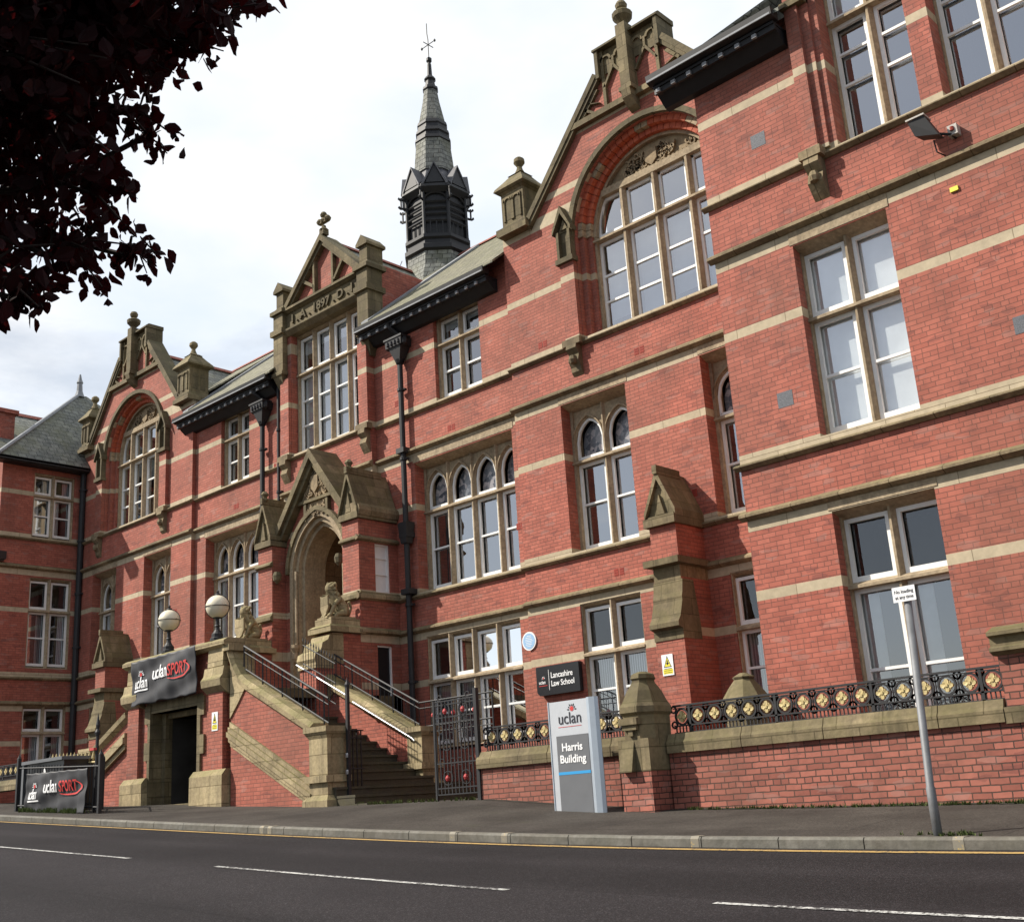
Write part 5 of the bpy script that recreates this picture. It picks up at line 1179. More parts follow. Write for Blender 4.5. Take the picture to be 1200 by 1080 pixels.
def stringer(sg, y0, y1, xa, xb, zf, name='stair_wall', swan=True, band=True, endp=True):
    """brick wall under a raking stone coping, curling up at its head; xa is the upper end"""
    T = lambda u, d, z: (u, y0 + d, z); th = y1 - y0
    lo, hi = sorted((xa, xb)); m = MB(T)
    m.prism([(lo, -1), (hi, -1), (hi, zf(hi) - .18), (lo, zf(lo) - .18)], 0, th); b_ = m.build(name, 'brick_plain', stp)
    c = MB(T); n = 14; pts = []
    for k in range(n + 1):
        x = xa + (xb - xa) * k / n; z = zf(x)
        dist = abs(x - xa)
        if swan and dist < .55: z += (.55 - dist) ** 2 * 1.5
        pts.append((x, z))
    for (x0, z0), (x1, z1) in zip(pts, pts[1:]):
        c.loft([[(x0, -.1, z0 - .16), (x0, -.12, z0 - .05), (x0, -.03, z0 + .03), (x0, th + .03, z0 + .03), (x0, th + .1, z0 - .1), (x0, th, z0 - .2), (x0, 0, z0 - .24)],
                [(x1, -.1, z1 - .16), (x1, -.12, z1 - .05), (x1, -.03, z1 + .03), (x1, th + .03, z1 + .03), (x1, th + .1, z1 - .1), (x1, th, z1 - .2), (x1, 0, z1 - .24)]])
    if swan: x0, z0 = pts[0]; e = x0 + .12 * (1 if xb > xa else -1); a_, b2 = sorted((x0 - .14 * (1 if xb > xa else -1), e)); c.box(a_, b2, -.14, th + .1, z0 - .06, z0 + .06)
    if swan:   # stone facing under the swan neck
        s_ = 1 if xb > xa else -1
        c.prism([(xa, zf(xa) + .44), (xa, zf(xa) - 1.0), (xa + s_ * .3, zf(xa) - .7), (xa + s_ * .55, zf(xa + s_ * .55) - .15), (xa + s_ * .3, zf(xa + s_ * .3) + .05)][:: s_], -.03, th)
    c.build('raking_coping', 'stone_yellow', b_)
    if band:
        b = MB(T); s_ = 1 if xb > xa else -1; x0, x1 = xa + s_ * .02, xb
        for off, p, h in ((-1.06, .05, .1), (-1.16, .09, .1), (-1.26, .13, .1), (-1.36, .08, .1), (-1.46, .03, .09)) if sg > 0 else ((-.5, .1, .1), (-.6, .14, .14), (-.74, .08, .12)):
            b.loft([[(x0, -p, zf(x0) + off), (x0, -p, zf(x0) + off - h + .004), (x0, .01, zf(x0) + off - h + .004), (x0, .01, zf(x0) + off)], [(x1, -p, zf(x1) + off), (x1, -p, zf(x1) + off - h + .004), (x1, .01, zf(x1) + off - h + .004), (x1, .01, zf(x1) + off)]])
        b.build('raking_band', 'stone_yellow', b_)
    return b_
zr = lambda x: ztop(1, x); zl = lambda x: ztop(-1, x)
stringer(1, YS, YS + .28, -20.76, -17.95, zr)
zi = lambda x: 1.61 + .488 * (-18.27 - x)
stringer(1, 16.3, 16.6, -21.3, -18.2, zi, band=False)
stringer(-1, YS, YS + .28, -24.92, -26.5, zl, swan=False)
stringer(-1, 16.3, 16.6, -24.92, -26.5, zl, swan=False, band=False)
def endpier(u0, u1, y0, y1, zt, zb=-.6):
    m = MB(); c, e = (u0 + u1) / 2, (y0 + y1) / 2; a, b = (u1 - u0) / 2, (y1 - y0) / 2
    m.box(u0, u1, y0, y1, zb, zt - .1); m.box(u0 - .1, u1 + .1, y0 - .1, y1 + .1, zb, zb + .86 if zb < 0 else zb + .3); m.frus(c, e, zb + .86, zb + .96, a + .1, b + .1, a, b)
    m.box(u0 - .07, u1 + .05, y0 - .07, y1 + .07, zb + 1.18, zb + 1.3)
    m.frus(c, e, zt - .2, zt - .08, a, b, a + .07, b + .07); m.box(u0 - .08, u1 + .07, y0 - .08, y1 + .08, zt - .08, zt + .02); m.build('newel_pier', 'stone_yellow', stp)
endpier(-18.0, -17.45, 13.5, 13.95, 1.57); endpier(-18.3, -17.85, 16.22, 16.68, 1.6, -.4); endpier(-26.9, -26.5, 13.5, 13.95, 1.85, -.2)
# lion pedestals on scrolled buttresses in front of the porch
for u0, u1 in ((-25.15, -24.5), (-21.6, -20.95)):
    m = MB(); m.box(u0 + .004, u1 - .004, 16.42, 17.246, -1, 4.0); p = m.build('pedestal', 'brick_plain', stp)
    T = TF(16.42); m = MB(T)
    m.box(u0 - .1, u1 + .1, -.14, .9, 4.02, 4.14); m.frus((u0 + u1) / 2, .35, 4.14, 4.2, (u1 - u0) / 2 + .08, .5, (u1 - u0) / 2 + .02, .42); m.box(u0 + .02, u1 - .02, -.02, .85, 4.2, 4.36)
    m.prismu([(.02, 4.0), (-.1, 3.94), (-.14, 3.84), (-.3, 3.76), (-.34, 3.6), (-.5, 3.52), (-.54, 3.38), (-.5, 3.3), (-.5, 3.18), (.02, 3.18)], u0 - .01, u1 + .01)
    m.box(u0 - .005, u1 + .012, .02, .3, 3.3, 4.0)
    m.build('pedestal_stonework', 'stone_yellow', p)
    m = MB(T); m.box(u0 + .02, u1 - .02, -.46, .02, -.6, 3.18); m.build('pedestal_brickwork', 'brick_plain', p)
# railings on the copings
def raked_rail(y, x0, x1, zf, dz=.55, gap=.13, spikes=True, tophoriz=None):
    m = MB(); m.tube([(x0, y, zf(x0) + dz), (x1, y, zf(x1) + dz)], .022, 6); m.tube([(x0, y, zf(x0) + dz - .12), (x1, y, zf(x1) + dz - .12)], .013, 5); m.tube([(x0, y, zf(x0) + .1), (x1, y, zf(x1) + .1)], .018, 5)
    n = int(abs(x1 - x0) / gap)
    for k in range(n + 1):
        x = x0 + (x1 - x0) * k / n; m.tube([(x, y, zf(x) + (.02 if k % 5 == 0 else .1)), (x, y, zf(x) + dz)], .009 if k % 5 else .02, 4)
    return m.build('stair_railing', 'iron', stp)
raked_rail(YS + .14, -20.5, -17.7, lambda x: zr(x) + .03, .56)
raked_rail(16.45, -21.0, -18.15, lambda x: zi(x) + .03, .55)
m = MB(); y = 16.45; x0, x1 = -18.15, -16.0
m.tube([(x0, y, 2.12), (x1, y, 2.12)], .018, 5); m.tube([(x0, y, 2.0), (x1, y, 2.0)], .012, 5); m.tube([(x0, y, 1.62), (x1, y, 1.62)], .018, 5); m.tube([(x0, y, 1.5), (x1, y, 1.5)], .012, 5)
for k in range(13): x = x0 + (x1 - x0) * k / 12; m.tube([(x, y, 1.5), (x, y, 2.12)], .009, 4)
m.tube([(x1, y, .2), (x1, y, 2.12)], .02, 5)
r_ = m.build('stair_railing', 'iron', stp)
for x in (-17.7, -17.1, -16.5): m = MB(); m.lathe([(0, 1.76), (.04, 1.8), (.045, 1.84), (0, 1.9)], x, y - .02, 8); m.build('boss', 'redpaint', r_)
# scrolled panel beyond the outer newel and chrome handrails
m = MB(); y = 15.1; x0, x1 = -20.3, -19.2
for z in (.95, .55, .12): m.tube([(x0, y, zr(x0) + z - .2), (x1, y, zr(x1) + z - .2)], .014, 5)
for k in range(13):
    x = x0 + (x1 - x0) * k / 12; m.tube([(x, y, zr(x) - .08), (x, y, zr(x) + .85)], .009, 4); m.tube([(x, y, zr(x) + .84), (x, y, zr(x) + .93)], [.02, .002], 5)
    if k % 2: m.arch(0, 0, .01, .01, 0, 0, n=2) if False else None
m.build('stair_railing', 'iron', stp)
m = MB(); m.tube([(-20.4, 15.0, 3.13), (-18.72, 15.0, 2.31)], .021, 8); m.tube([(-19.93, 16.14, 2.32), (-18.06, 16.14, 1.40), (-17.98, 16.14, 1.34)], .021, 8); h_ = m.build('handrail', 'steel', stp)
m = MB()
for x in (-19.4, -18.15): z = 2.32 - .49 * (x + 19.93); m.tube([(x, 16.14, z - .02), (x, 16.2, z - .1), (x, 16.3, z - .12)], .016, 5)
m.build('handrail_bracket', 'iron', h_)
reorigin(stp)
# gates
gt = thing('iron_gate', 'tall ornate black iron gate leaf with red bosses standing between staircase and low wall', 'gate')
T = TF(13.62)
m = MB(T); z0, z1 = .2, 1.72; u0, u1 = -14.62, -13.68
for z in (z0, z0 + .1, z0 + .5, 1.36, 1.45, 1.66, z1): m.box(u0, u1, -.012, .012, z - .01, z + .01)
n = 11
for k in range(n + 1): u = u0 + (u1 - u0) * k / n; m.box(u - .009, u + .009, -.009, .009, z0, z1)
for k in range(2):
    c = u0 + (u1 - u0) * (.27 + .46 * k)
    for q, zc in ((.12, .46), (.12, 1.55), (.1, 1.0)): m.arch(c, zc, q - .012, q, -.012, .012, 0, 6.283, 12)
    for s_ in (-1, 1): m.arch(c + s_ * .13, 1.25, .055, .065, -.01, .01, 0, 5.2, 8); m.arch(c + s_ * .13, .72, .055, .065, -.01, .01, 0, 5.2, 8)
for s_ in (0, 1): m.arch(u0 + .12 + s_ * .68, z1 + .06, .04, .055, -.01, .01, 0, 5.5, 8)
m.build('gate_leaf', 'iron', gt)
m = MB(T); m.box(u1 + .01, u1 + .08, -.03, .04, -.1, 1.86); m.box(u0 - .05, u0 - .01, -.02, .02, .0, 1.74); m.build('gate_post', 'iron', gt)
for k in range(2):
    c = u0 + (u1 - u0) * (.27 + .46 * k)
    for zc in (.46, 1.55): m = MB(T); m.lathe([(0, zc - .06), (.025, zc - .04), (.038, zc), (.025, zc + .03), (0, zc + .05)], c, -.02, 8); m.build('boss', 'redpaint', gt)
reorigin(gt)
gp = thing('gate_post', 'tall slim black iron gate post on the bottom steps of the staircase', 'post')
m = MB(); m.box(-17.36, -17.3, 13.87, 13.93, .1, 2.3); m.lathe([(.045, 2.3), (.05, 2.34), (.02, 2.4), (.0, 2.48)], -17.33, 13.9, 8); m.build('post', 'iron', gp)
m = MB();
for z in (.36, .8, 1.36, 1.5): m.box(-17.44, -17.36, 13.93, 14.3, z - .01, z + .01)
for k in range(4): m.box(-17.42, -17.4, 13.96 + k * .1, 13.98 + k * .1, .3, 1.5)
m.build('folded_gate_leaf', 'iron', gp)
m = MB()
for z in (.7, 1.0): m.lathe([(.03, z), (.035, z + .05), (.03, z + .08)], -17.33, 13.86, 6)
m.build('latch', 'steel', gp); reorigin(gp)

# ================================================================ LAMPS
def globe_lamp(x, z, R_, label):
    y = 13.62; t_ = thing('globe_lamp', label, 'lamp', 'globe lamps on the landing parapet')
    zc = z + .74
    m = MB(); m.lathe([(.15, z), (.15, z + .06), (.12, z + .08), (.12, z + .15), (.09, z + .18), (.055, z + .24), (.045, z + .3), (.065, z + .32), (.045, z + .35), (.04, z + .48), (.06, z + .5), (.09, zc - R_ - .0), (.1, zc - R_ + .06), (.0, zc - R_ + .06)], x, y, 12)
    m.build('lamp_post', 'iron', t_)
    m = MB(); m.lathe([(R_ * math.sin(math.pi * k / 14), zc - R_ * math.cos(math.pi * k / 14)) for k in range(15)], x, y, 24); m.build('lamp_globe', 'globe', t_, smooth=True)
    m = MB(); r2 = R_ + .012
    def ring(pts): m.tube(pts + pts[:1], .008, 5, cap=False)
    ring([(x + r2 * math.cos(a * math.pi / 12), y + r2 * math.sin(a * math.pi / 12), zc) for a in range(24)])
    ring([(x + r2 * math.sin(a * math.pi / 12) * .7, y + r2 * math.sin(a * math.pi / 12) * .7, zc + r2 * math.cos(a * math.pi / 12)) for a in range(24)])
    m.lathe([(.07, zc + R_ - .02), (.06, zc + R_ + .03), (.02, zc + R_ + .05), (.035, zc + R_ + .08), (0, zc + R_ + .12)], x, y, 8)
    for s_ in (-1, 1): m.tube([(x + s_ * r2, y, zc), (x + s_ * (r2 + .07), y, zc)], .008, 4)
    m.build('lamp_cage', 'iron', t_); reorigin(t_)
globe_lamp(-23.3, 3.7, .24, 'cream globe lamp on black post directly above the hanging banner')
globe_lamp(-21.33, 3.7, .25, 'cream globe lamp on black post at the stair end of the parapet')

# ================================================================ CARVED LIONS
def skin(name, nodes, edges, mat, parent=None, loc=(0, 0, 0), mirror=False, sub=2):
    me = bpy.data.meshes.new(name); me.from_pydata([Vector(n[:3]) + Vector(loc) for n in nodes], edges, []); me.materials.append(M[mat])
    o = bpy.data.objects.new(name, me); COL.objects.link(o)
    if parent: o.parent = parent
    a = o.modifiers.new('skin', 'SKIN')
    for i, n in enumerate(nodes): r_ = n[3]; me.skin_vertices[0].data[i].radius = (r_, n[4] if len(n) > 4 else r_); me.skin_vertices[0].data[i].use_root = (i == 0)
    a.use_smooth_shade = True; b = o.modifiers.new('sub', 'SUBSURF'); b.levels = sub; b.render_levels = sub
    dg = bpy.context.evaluated_depsgraph_get(); nm = bpy.data.meshes.new_from_object(o.evaluated_get(dg)); o.modifiers.clear(); o.data = nm
    nm.shade_smooth(); return o
def lion(x, y, z, face, label):
    t_ = thing('stone_lion', label, 'statue')
    s_ = face
    nd = [(0, .22, .16, .15), (0, .14, .38, .16), (0, .02, .58, .15), (0, -.06, .72, .11), (0, -.10, .86, .13, .12), (0, -.24, .83, .075),   # haunch..head, muzzle
          (.14, .02, .5, .07), (.19, -.12, .34, .05), (.16, -.2, .12, .045), (.15, -.27, .04, .05), (-.14, .02, .5, .07), (-.19, -.12, .34, .05), (-.16, -.2, .12, .045), (-.15, -.27, .04, .05),
          (.17, .14, .16, .09), (.19, -.04, .12, .06), (.19, -.12, .04, .045), (-.17, .14, .16, .09), (-.19, -.04, .12, .06), (-.19, -.12, .04, .045),
          (.09, -.06, .97, .03), (-.09, -.06, .97, .03), (0, .36, .14, .05), (.02, .42, .34, .035), (.05, .34, .5, .04)]
    ed = [(0, 1), (1, 2), (2, 3), (3, 4), (4, 5), (2, 6), (6, 7), (7, 8), (8, 9), (2, 10), (10, 11), (11, 12), (12, 13), (0, 14), (14, 15), (15, 16), (0, 17), (17, 18), (18, 19), (4, 20), (4, 21), (0, 22), (22, 23), (23, 24)]
    c_, q = math.cos(s_), math.sin(s_)
    nd = [(x + (n[0] * c_ - n[1] * q) * 1.0, y + (n[0] * q + n[1] * c_), z + n[2] * .9, *n[3:]) for n in nd]
    skin('lion_body', nd, ed, 'stone_yellow', t_)
    def Q(a, b, zz): return (x + a * c_ - b * q, y + a * q + b * c_, z + zz)
    m = MB(Q)   # shield held in front, curling top corners
    sh = [(-.17, .5), (-.2, .56), (-.12, .54), (0, .57), (.12, .54), (.2, .56), (.17, .5), (.18, .25), (.1, .1), (0, .03), (-.1, .1), (-.18, .25)]
    m.loft([[(a, -.29 - (.03 if abs(a) < .1 else 0), zz) for a, zz in sh], [(a, -.24, zz) for a, zz in sh]]); m.build('shield', 'stone_yellow', t_, bevel=.01)
    m = MB(Q); rn = random.Random(2)
    for k in range(26):     # mane locks
        a = rn.uniform(0, 6.28); h = rn.uniform(.56, .84); r_ = .15; m.lathe([(0, h - .06), (.035, h - .03), (.045, h), (.03, h + .03), (0, h + .05)], r_ * math.cos(a), -.03 + r_ * .9 * math.sin(a) if True else 0, 5)
    m.build('mane', 'stone_yellow', t_); m = MB(Q); m.box(-.24, .24, -.34, .42, -.0, .045); m.build('plinth', 'stone_yellow', t_); reorigin(t_)
lion(-21.27, 16.75, 4.36, -.15, 'weathered carved lion holding a shield on the pedestal right of the porch arch')
lion(-24.82, 16.75, 4.36, .1, 'weathered carved lion on the pedestal behind the right globe lamp, left of the porch arch')

# ================================================================ SIGNS AND BANNERS
def burst(T, u, z, s_, parent, d=0.0, dark='letter_dark', centre='letter_red'):
    """flower-like mark of pointed petals"""
    m = MB(T); r_ = MB(T)
    for k in range(7):
        a = math.pi * (k / 6) ; c_, q = math.cos(a), math.sin(a); L1, L2 = s_ * .42, s_ * (1.0 if k % 2 == 0 else .85)
        m.f.append([m.P(u + c_ * L1, d, z + q * L1), m.P(u + c_ * (L1 + L2) / 2 - q * s_ * .13, d, z + q * (L1 + L2) / 2 + c_ * s_ * .13), m.P(u + c_ * L2, d, z + q * L2), m.P(u + c_ * (L1 + L2) / 2 + q * s_ * .13, d, z + q * (L1 + L2) / 2 - c_ * s_ * .13)])
    for k in range(9):
        a = 6.283 * k / 9; c_, q = math.cos(a), math.sin(a); r_.f.append([r_.P(u, d - .001, z + s_ * .1), r_.P(u + (c_ - q * .4) * s_ * .26, d - .001, z + s_ * .1 + (q + c_ * .4) * s_ * .26), r_.P(u + c_ * s_ * .45, d - .001, z + s_ * .1 + q * s_ * .45), r_.P(u + (c_ + q * .4) * s_ * .26, d - .001, z + s_ * .1 + (q - c_ * .4) * s_ * .26)])
    m.build('emblem', dark, parent, fix=False); r_.build('emblem', centre, parent, fix=False)
def swoosh(T, u, z, a, b, parent, d=0):
    m = MB(T); n = 24; pr = None
    for k in range(n + 1):
        t_ = -2.3 + 3.4 * k / n; c_, q = math.cos(t_), math.sin(t_); th = .016 + .03 * (k / n) * (1 - k / n) * 4 * .6
        cur = ((u + a * c_, z + b * q), (u + (a - th * 1.6) * c_, z + (b - th) * q))
        if pr: m.quad((pr[0][0], d, pr[0][1]), (cur[0][0], d, cur[0][1]), (cur[1][0], d, cur[1][1]), (pr[1][0], d, pr[1][1]))
        pr = cur
    m.build('swoosh', 'letter_red', parent, fix=False)
def banner(Y, u0, u1, zt0, zt1, zb0, zb1, label, seed, sc=1.0):
    rn = random.Random(seed); nx, nz = 60, 26; ph = [rn.uniform(0, 6) for _ in range(6)]
    def fold(s_, t_): return .022 * math.sin(s_ * 17 + ph[0] + t_ * 1.5) * (.4 + t_) + .012 * math.sin(s_ * 41 + ph[1]) + .02 * math.sin(s_ * 6 + t_ * 5 + ph[2]) + .01 * math.sin(t_ * 14 + s_ * 9 + ph[3])
    def T(u, d, z):
        s_ = (u - u0) / (u1 - u0); zt, zb = zt0 + (zt1 - zt0) * s_, zb0 + (zb1 - zb0) * s_; t_ = (zt - z) / (zt - zb)
        return (u, Y + d - .03 + fold(s_, t_), z)
    t_ = thing('banner', label, 'banner')
    m = MB(T); idx = []
    for i in range(nx + 1):
        s_ = i / nx; u = u0 + (u1 - u0) * s_; zt, zb = zt0 + (zt1 - zt0) * s_, zb0 + (zb1 - zb0) * s_
        zb += .015 * math.sin(s_ * 23 + ph[4]); zt -= .012 * abs(math.sin(s_ * math.pi * 7)); idx.append([m.P(u, 0, zt + (zb - zt) * j / nz) for j in range(nz + 1)])
    for a, b in zip(idx, idx[1:]):
        for j in range(nz): m.f.append([a[j], b[j], b[j + 1], a[j + 1]])
    c_ = m.build('cloth', 'banner', t_, smooth=True, fix=False); md = c_.modifiers.new('t', 'SOLIDIFY'); md.thickness = .004; md.offset = 1
    W = u1 - u0; Hh = (zt0 - zb0 + zt1 - zb1) / 2; zm = (zt0 + zb0 + zt1 + zb1) / 4
    tl = (zt1 - zt0) / W
    def TT(u, d, z): return T(u, d - .02, z + tl * (u - (u0 + u1) / 2) * .7)
    text('uclan', .36 * sc, 'letter_white', 'lettering', t_, TT, (u0 + W * .055, zm - .13 * sc), sx=.82, off=.004, ext=.002)
    m = MB(TT); n = 12
    for k in range(n): a, b = u0 + W * (.05 + .23 * k / n), u0 + W * (.05 + .23 * (k + 1) / n); m.quad((a, 0, zm - .2 * sc), (b, 0, zm - .2 * sc), (b, 0, zm - .165 * sc), (a, 0, zm - .165 * sc))
    m.build('underline', 'letter_white', t_, fix=False)
    burst(TT, u0 + W * .165, zm + .16 * sc, .12 * sc, t_, dark='letter_white')
    text('uclan', .42 * sc, 'letter_white', 'lettering', t_, TT, (u0 + W * .335, zm - .0), sx=.84, off=.005, ext=.002)
    text('SPORT', .36 * sc, 'letter_red', 'lettering', t_, TT, (u0 + W * .60, zm - .0), sx=.68, off=.004, shear=.15, ext=.002)
    swoosh(lambda u, d, z: TT(u, d - .004, z), u0 + W * .74, zm + .07 * sc, W * .2, .17 * sc, t_)
    return t_
b_ = banner(13.38, -24.42, -21.72, 3.62, 3.66, 2.62, 2.64, 'black cloth banner hung over the basement doorway below the globe lamps', 1); reorigin(b_)
b_ = banner(11.33, -25.0, -22.3, 1.25, 1.2, .47, .32, 'black cloth banner tied to the low fence at the pavement edge', 2, .84); reorigin(b_)
fe = thing('pavement_fence', 'low black iron fence enclosure with spiked gilded tops beside the kerb', 'fence')
def pf_(x, y): return zpave(x, y)
m = MB(); 
for x, y, h in ((-25.6, 11.4, 1.1), (-21.95, 11.4, 1.12), (-25.8, 12.2, 1.1), (-23.4, 12.2, 1.05)): m.box(x - .035, x + .035, y - .035, y + .035, pf_(x, y) - .1, pf_(x, y) + h); m.lathe([(.045, pf_(x, y) + h), (.02, pf_(x, y) + h + .05), (.0, pf_(x, y) + h + .12)], x, y, 6)
for (xa, ya), (xb, yb) in (((-25.6, 11.4), (-21.95, 11.4)), ((-25.8, 12.2), (-23.4, 12.2)), ((-25.6, 11.4), (-25.8, 12.2)), ((-21.95, 11.4), (-23.4, 12.2))):
    for h in (.12, .9): m.tube([(xa, ya, pf_(xa, ya) + h), (xb, yb, pf_(xb, yb) + h)], .016, 5)
    n = int(math.hypot(xb - xa, yb - ya) / .13)
    for k in range(1, n): x, y = xa + (xb - xa) * k / n, ya + (yb - ya) * k / n; m.tube([(x, y, pf_(x, y) + .05), (x, y, pf_(x, y) + .95)], .009, 4)
m.build('fence_frame', 'iron', fe)
for k in range(14):
    x = -25.7 + k * .17; zz = pf_(x, 12.2) + .05; m = MB(); m.lathe([(.0, zz + .95), (.035, zz + 1.0), (.03, zz + 1.05), (.0, zz + 1.16)], x, 12.2, 6); m.build('gilded_spike', 'gold', fe)
m = MB(); m.tube([(-25.75, 12.2, pf_(-25.75, 12.2) + .97), (-23.45, 12.2, pf_(-23.45, 12.2) + .97)], .022, 6); m.build('gilded_rail', 'gold', fe)
reorigin(fe)
ls = thing('spear_post', 'tall slim black iron spear-topped post behind the pavement fence', 'post')
m = MB(); x, y = -22.55, 11.62; zz = pf_(x, y)
m.tube([(x, y, zz), (x, y, zz + 1.5)], .035, 8); m.lathe([(.05, zz + 1.5), (.06, zz + 1.56), (.03, zz + 1.62), (.045, zz + 1.7), (.0, zz + 1.95)], x, y, 8); m.build('post', 'iron', ls)
m = MB(); m.box(x - .12, x + .05, y - .1, y - .03, zz + 1.2, zz + 1.25); m.build('post_arm', 'redpaint', ls); reorigin(ls)
bx = thing('litter_bin', 'grey and black street litter box with small white symbol behind the tied banner', 'bin')
m = MB(); x0, x1, y0, y1 = -25.9, -24.0, 11.6, 12.3; zz = pf_(-25, 12)
m.box(x0, x0 + .12, y0, y1, zz - .2, zz + 1.0); m.box(x0 - .03, x1 + .03, y0 - .03, y1 + .03, zz + 1.0, zz + 1.07); m.build('frame', 'greypanel', bx)
m = MB(); m.box(x0 + .12, x1, y0 + .04, y1, zz - .2, zz + 1.0); m.build('bin_body', 'black_sign', bx)
m = MB(TF(y0 + .035)); m.f.append([m.P(-24.95, 0, zz + .78), m.P(-24.8, 0, zz + .78), m.P(-24.875, 0, zz + .9)]); m.build('symbol', 'letter_white', bx, fix=False); reorigin(bx)
# totem sign
ts = thing('totem_sign', 'tall silver and grey totem sign reading Harris Building at the pavement edge of the wall', 'sign')
T = TF(12.9); m = MB(T); zb = zpave(-11, 12.9) - .08
m.box(-11.40, -10.68, 0, .09, zb, 1.37); m.build('sign_body', 'silver', ts)
m = MB(T); m.prismz([(-10.68, .0), (-10.62, -.02), (-10.54, .01), (-10.51, .06), (-10.54, .11), (-10.68, .11)], zb, 1.38); m.prismz([(-11.42, -.005), (-11.40, -.01), (-11.40, .1), (-11.42, .1)], zb, 1.38); m.build('side_post', 'silver_edge', ts)
m = MB(T); m.box(-11.29, -10.69, -.006, .001, zb + .01, .88); m.build('grey_panel', 'greypanel', ts)
m = MB(T); m.box(-11.29, -10.69, -.009, -.0065, .335, .375); m.build('blue_stripe', 'bluestripe', ts)
T2 = TF(12.9 - .004)
text('uclan', .235, 'letter_dark', 'lettering', ts, T2, (-11.235, 1.045), sx=.92, ext=.002)
burst(TF(12.896), -10.96, 1.24, .095, ts)
m = MB(T2); m.box(-11.24, -10.8, -.001, .001, 1.0, 1.006); m.build('red_rule', 'letter_red', ts)
T3 = TF(12.9 - .008); text('Harris', .155, 'letter_white', 'lettering', ts, T3, (-11.0, .665), sx=1, off=.0035, align='CENTER', ext=.002); text('Building', .155, 'letter_white', 'lettering', ts, T3, (-11.0, .50), sx=1, off=.0035, align='CENTER', ext=.002)
reorigin(ts)
# law school sign
lw = thing('wall_sign', 'black wall sign reading Lancashire Law School beside the two-light ground floor window', 'sign')
T = TF(YM - .12); m = MB(T); m.prism([(-16.4, 2.17), (-16.33, 2.1), (-15.22, 2.1), (-15.22, 2.70), (-16.4, 2.70)], 0, .11); m.build('sign_board', 'black_sign', lw)
T2 = TF(YM - .124); text('Lancashire', .165, 'letter_white', 'lettering', lw, T2, (-15.99, 2.44), sx=.86, off=.0022, ext=.002); text('Law School', .165, 'letter_white', 'lettering', lw, T2, (-15.99, 2.27), sx=.84, off=.0022, ext=.002)
m = MB(T2); m.box(-16.05, -16.04, -.002, .001, 2.2, 2.62); m.build('divider', 'letter_white', lw); text('uclan', .1, 'letter_white', 'lettering', lw, T2, (-16.33, 2.34), sx=.9, off=.001, ext=.002); burst(T2, -16.2, 2.45, .05, lw, dark='letter_white'); 
m = MB(T2); m.box(-16.33, -16.1, -.002, .001, 2.295, 2.305); m.build('red_rule', 'letter_red', lw); reorigin(lw)
# round plaque
pq = thing('round_plaque', 'small round pale blue plaque with white rim on brick wall above the black sign', 'plaque')
T = TF(YM); m = MB(T); m.prism([(-16.62 + .2 * math.cos(6.283 * k / 28), 3.3 + .2 * math.sin(6.283 * k / 28)) for k in range(28)], -.03, 0); m.build('rim', 'letter_white', pq)
m = MB(T); m.prism([(-16.62 + .17 * math.cos(6.283 * k / 28), 3.3 + .17 * math.sin(6.283 * k / 28)) for k in range(28)], -.034, -.029); m.build('face', 'plaque_blue', pq)
m = MB(T); rn = random.Random(1)
for j in range(7): w_ = .12 * math.cos((j - 3) / 3.6 * 1.1); m.box(-16.62 - w_ * rn.uniform(.7, 1), -16.62 + w_ * rn.uniform(.7, 1), -.036, -.034, 3.3 + (3 - j) * .036 - .005, 3.3 + (3 - j) * .036 + .005)
m.build('worn_lettering', 'letter_white', pq); reorigin(pq)
# warning signs
def warn(T, u, z, w_, h, label, red=False):
    t_ = thing('warning_sign', label, 'sign'); m = MB(T); m.box(u, u + w_, -.012, 0, z, z + h); m.build('plate', 'letter_white', t_)
    m = MB(T); m.box(u + .02, u + w_ - .02, -.015, -.0121, z + .03, z + h * .3)
    c = u + w_ / 2; m.prism([(c - w_ * .33, z + h * .4), (c + w_ * .33, z + h * .4), (c, z + h * .92)], -.015, -.0121); m.build('yellow_field', 'sign_yellow', t_)
    m = MB(T)
    for a, b in (((c - w_ * .33, z + h * .4), (c + w_ * .33, z + h * .4)), ((c + w_ * .33, z + h * .4), (c, z + h * .92)), ((c, z + h * .92), (c - w_ * .33, z + h * .4))):
        dx, dz = b[0] - a[0], b[1] - a[1]; l = math.hypot(dx, dz); nx, nz = -dz / l * .01, dx / l * .01; m.prism([a, b, (b[0] + nx, b[1] + nz), (a[0] + nx, a[1] + nz)], -.017, -.015)
    m.box(c - .012, c + .012, -.017, -.015, z + h * .5, z + h * .72); m.box(c - .03, c + .03, -.017, -.015, z + h * .55, z + h * .6)
    for j in range(3): m.box(u + .04, u + w_ - .04, -.017, -.015, z + .05 + j * .035, z + .058 + j * .035)
    m.build('symbol', 'letter_dark', t_); reorigin(t_)
warn(TF(YM - 1.025), -12.47, 2.03, .25, .38, 'yellow triangle warning sign on the brick buttress by the wall pier')
warn(TF(YS - .1), -21.3, 1.82, .22, .38, 'white and yellow warning sign on the pier right of the basement doorway')
warn(TF(YS - .12), -26.72, 1.3, .18, .45, 'small white and yellow notice at the foot of the left flight')
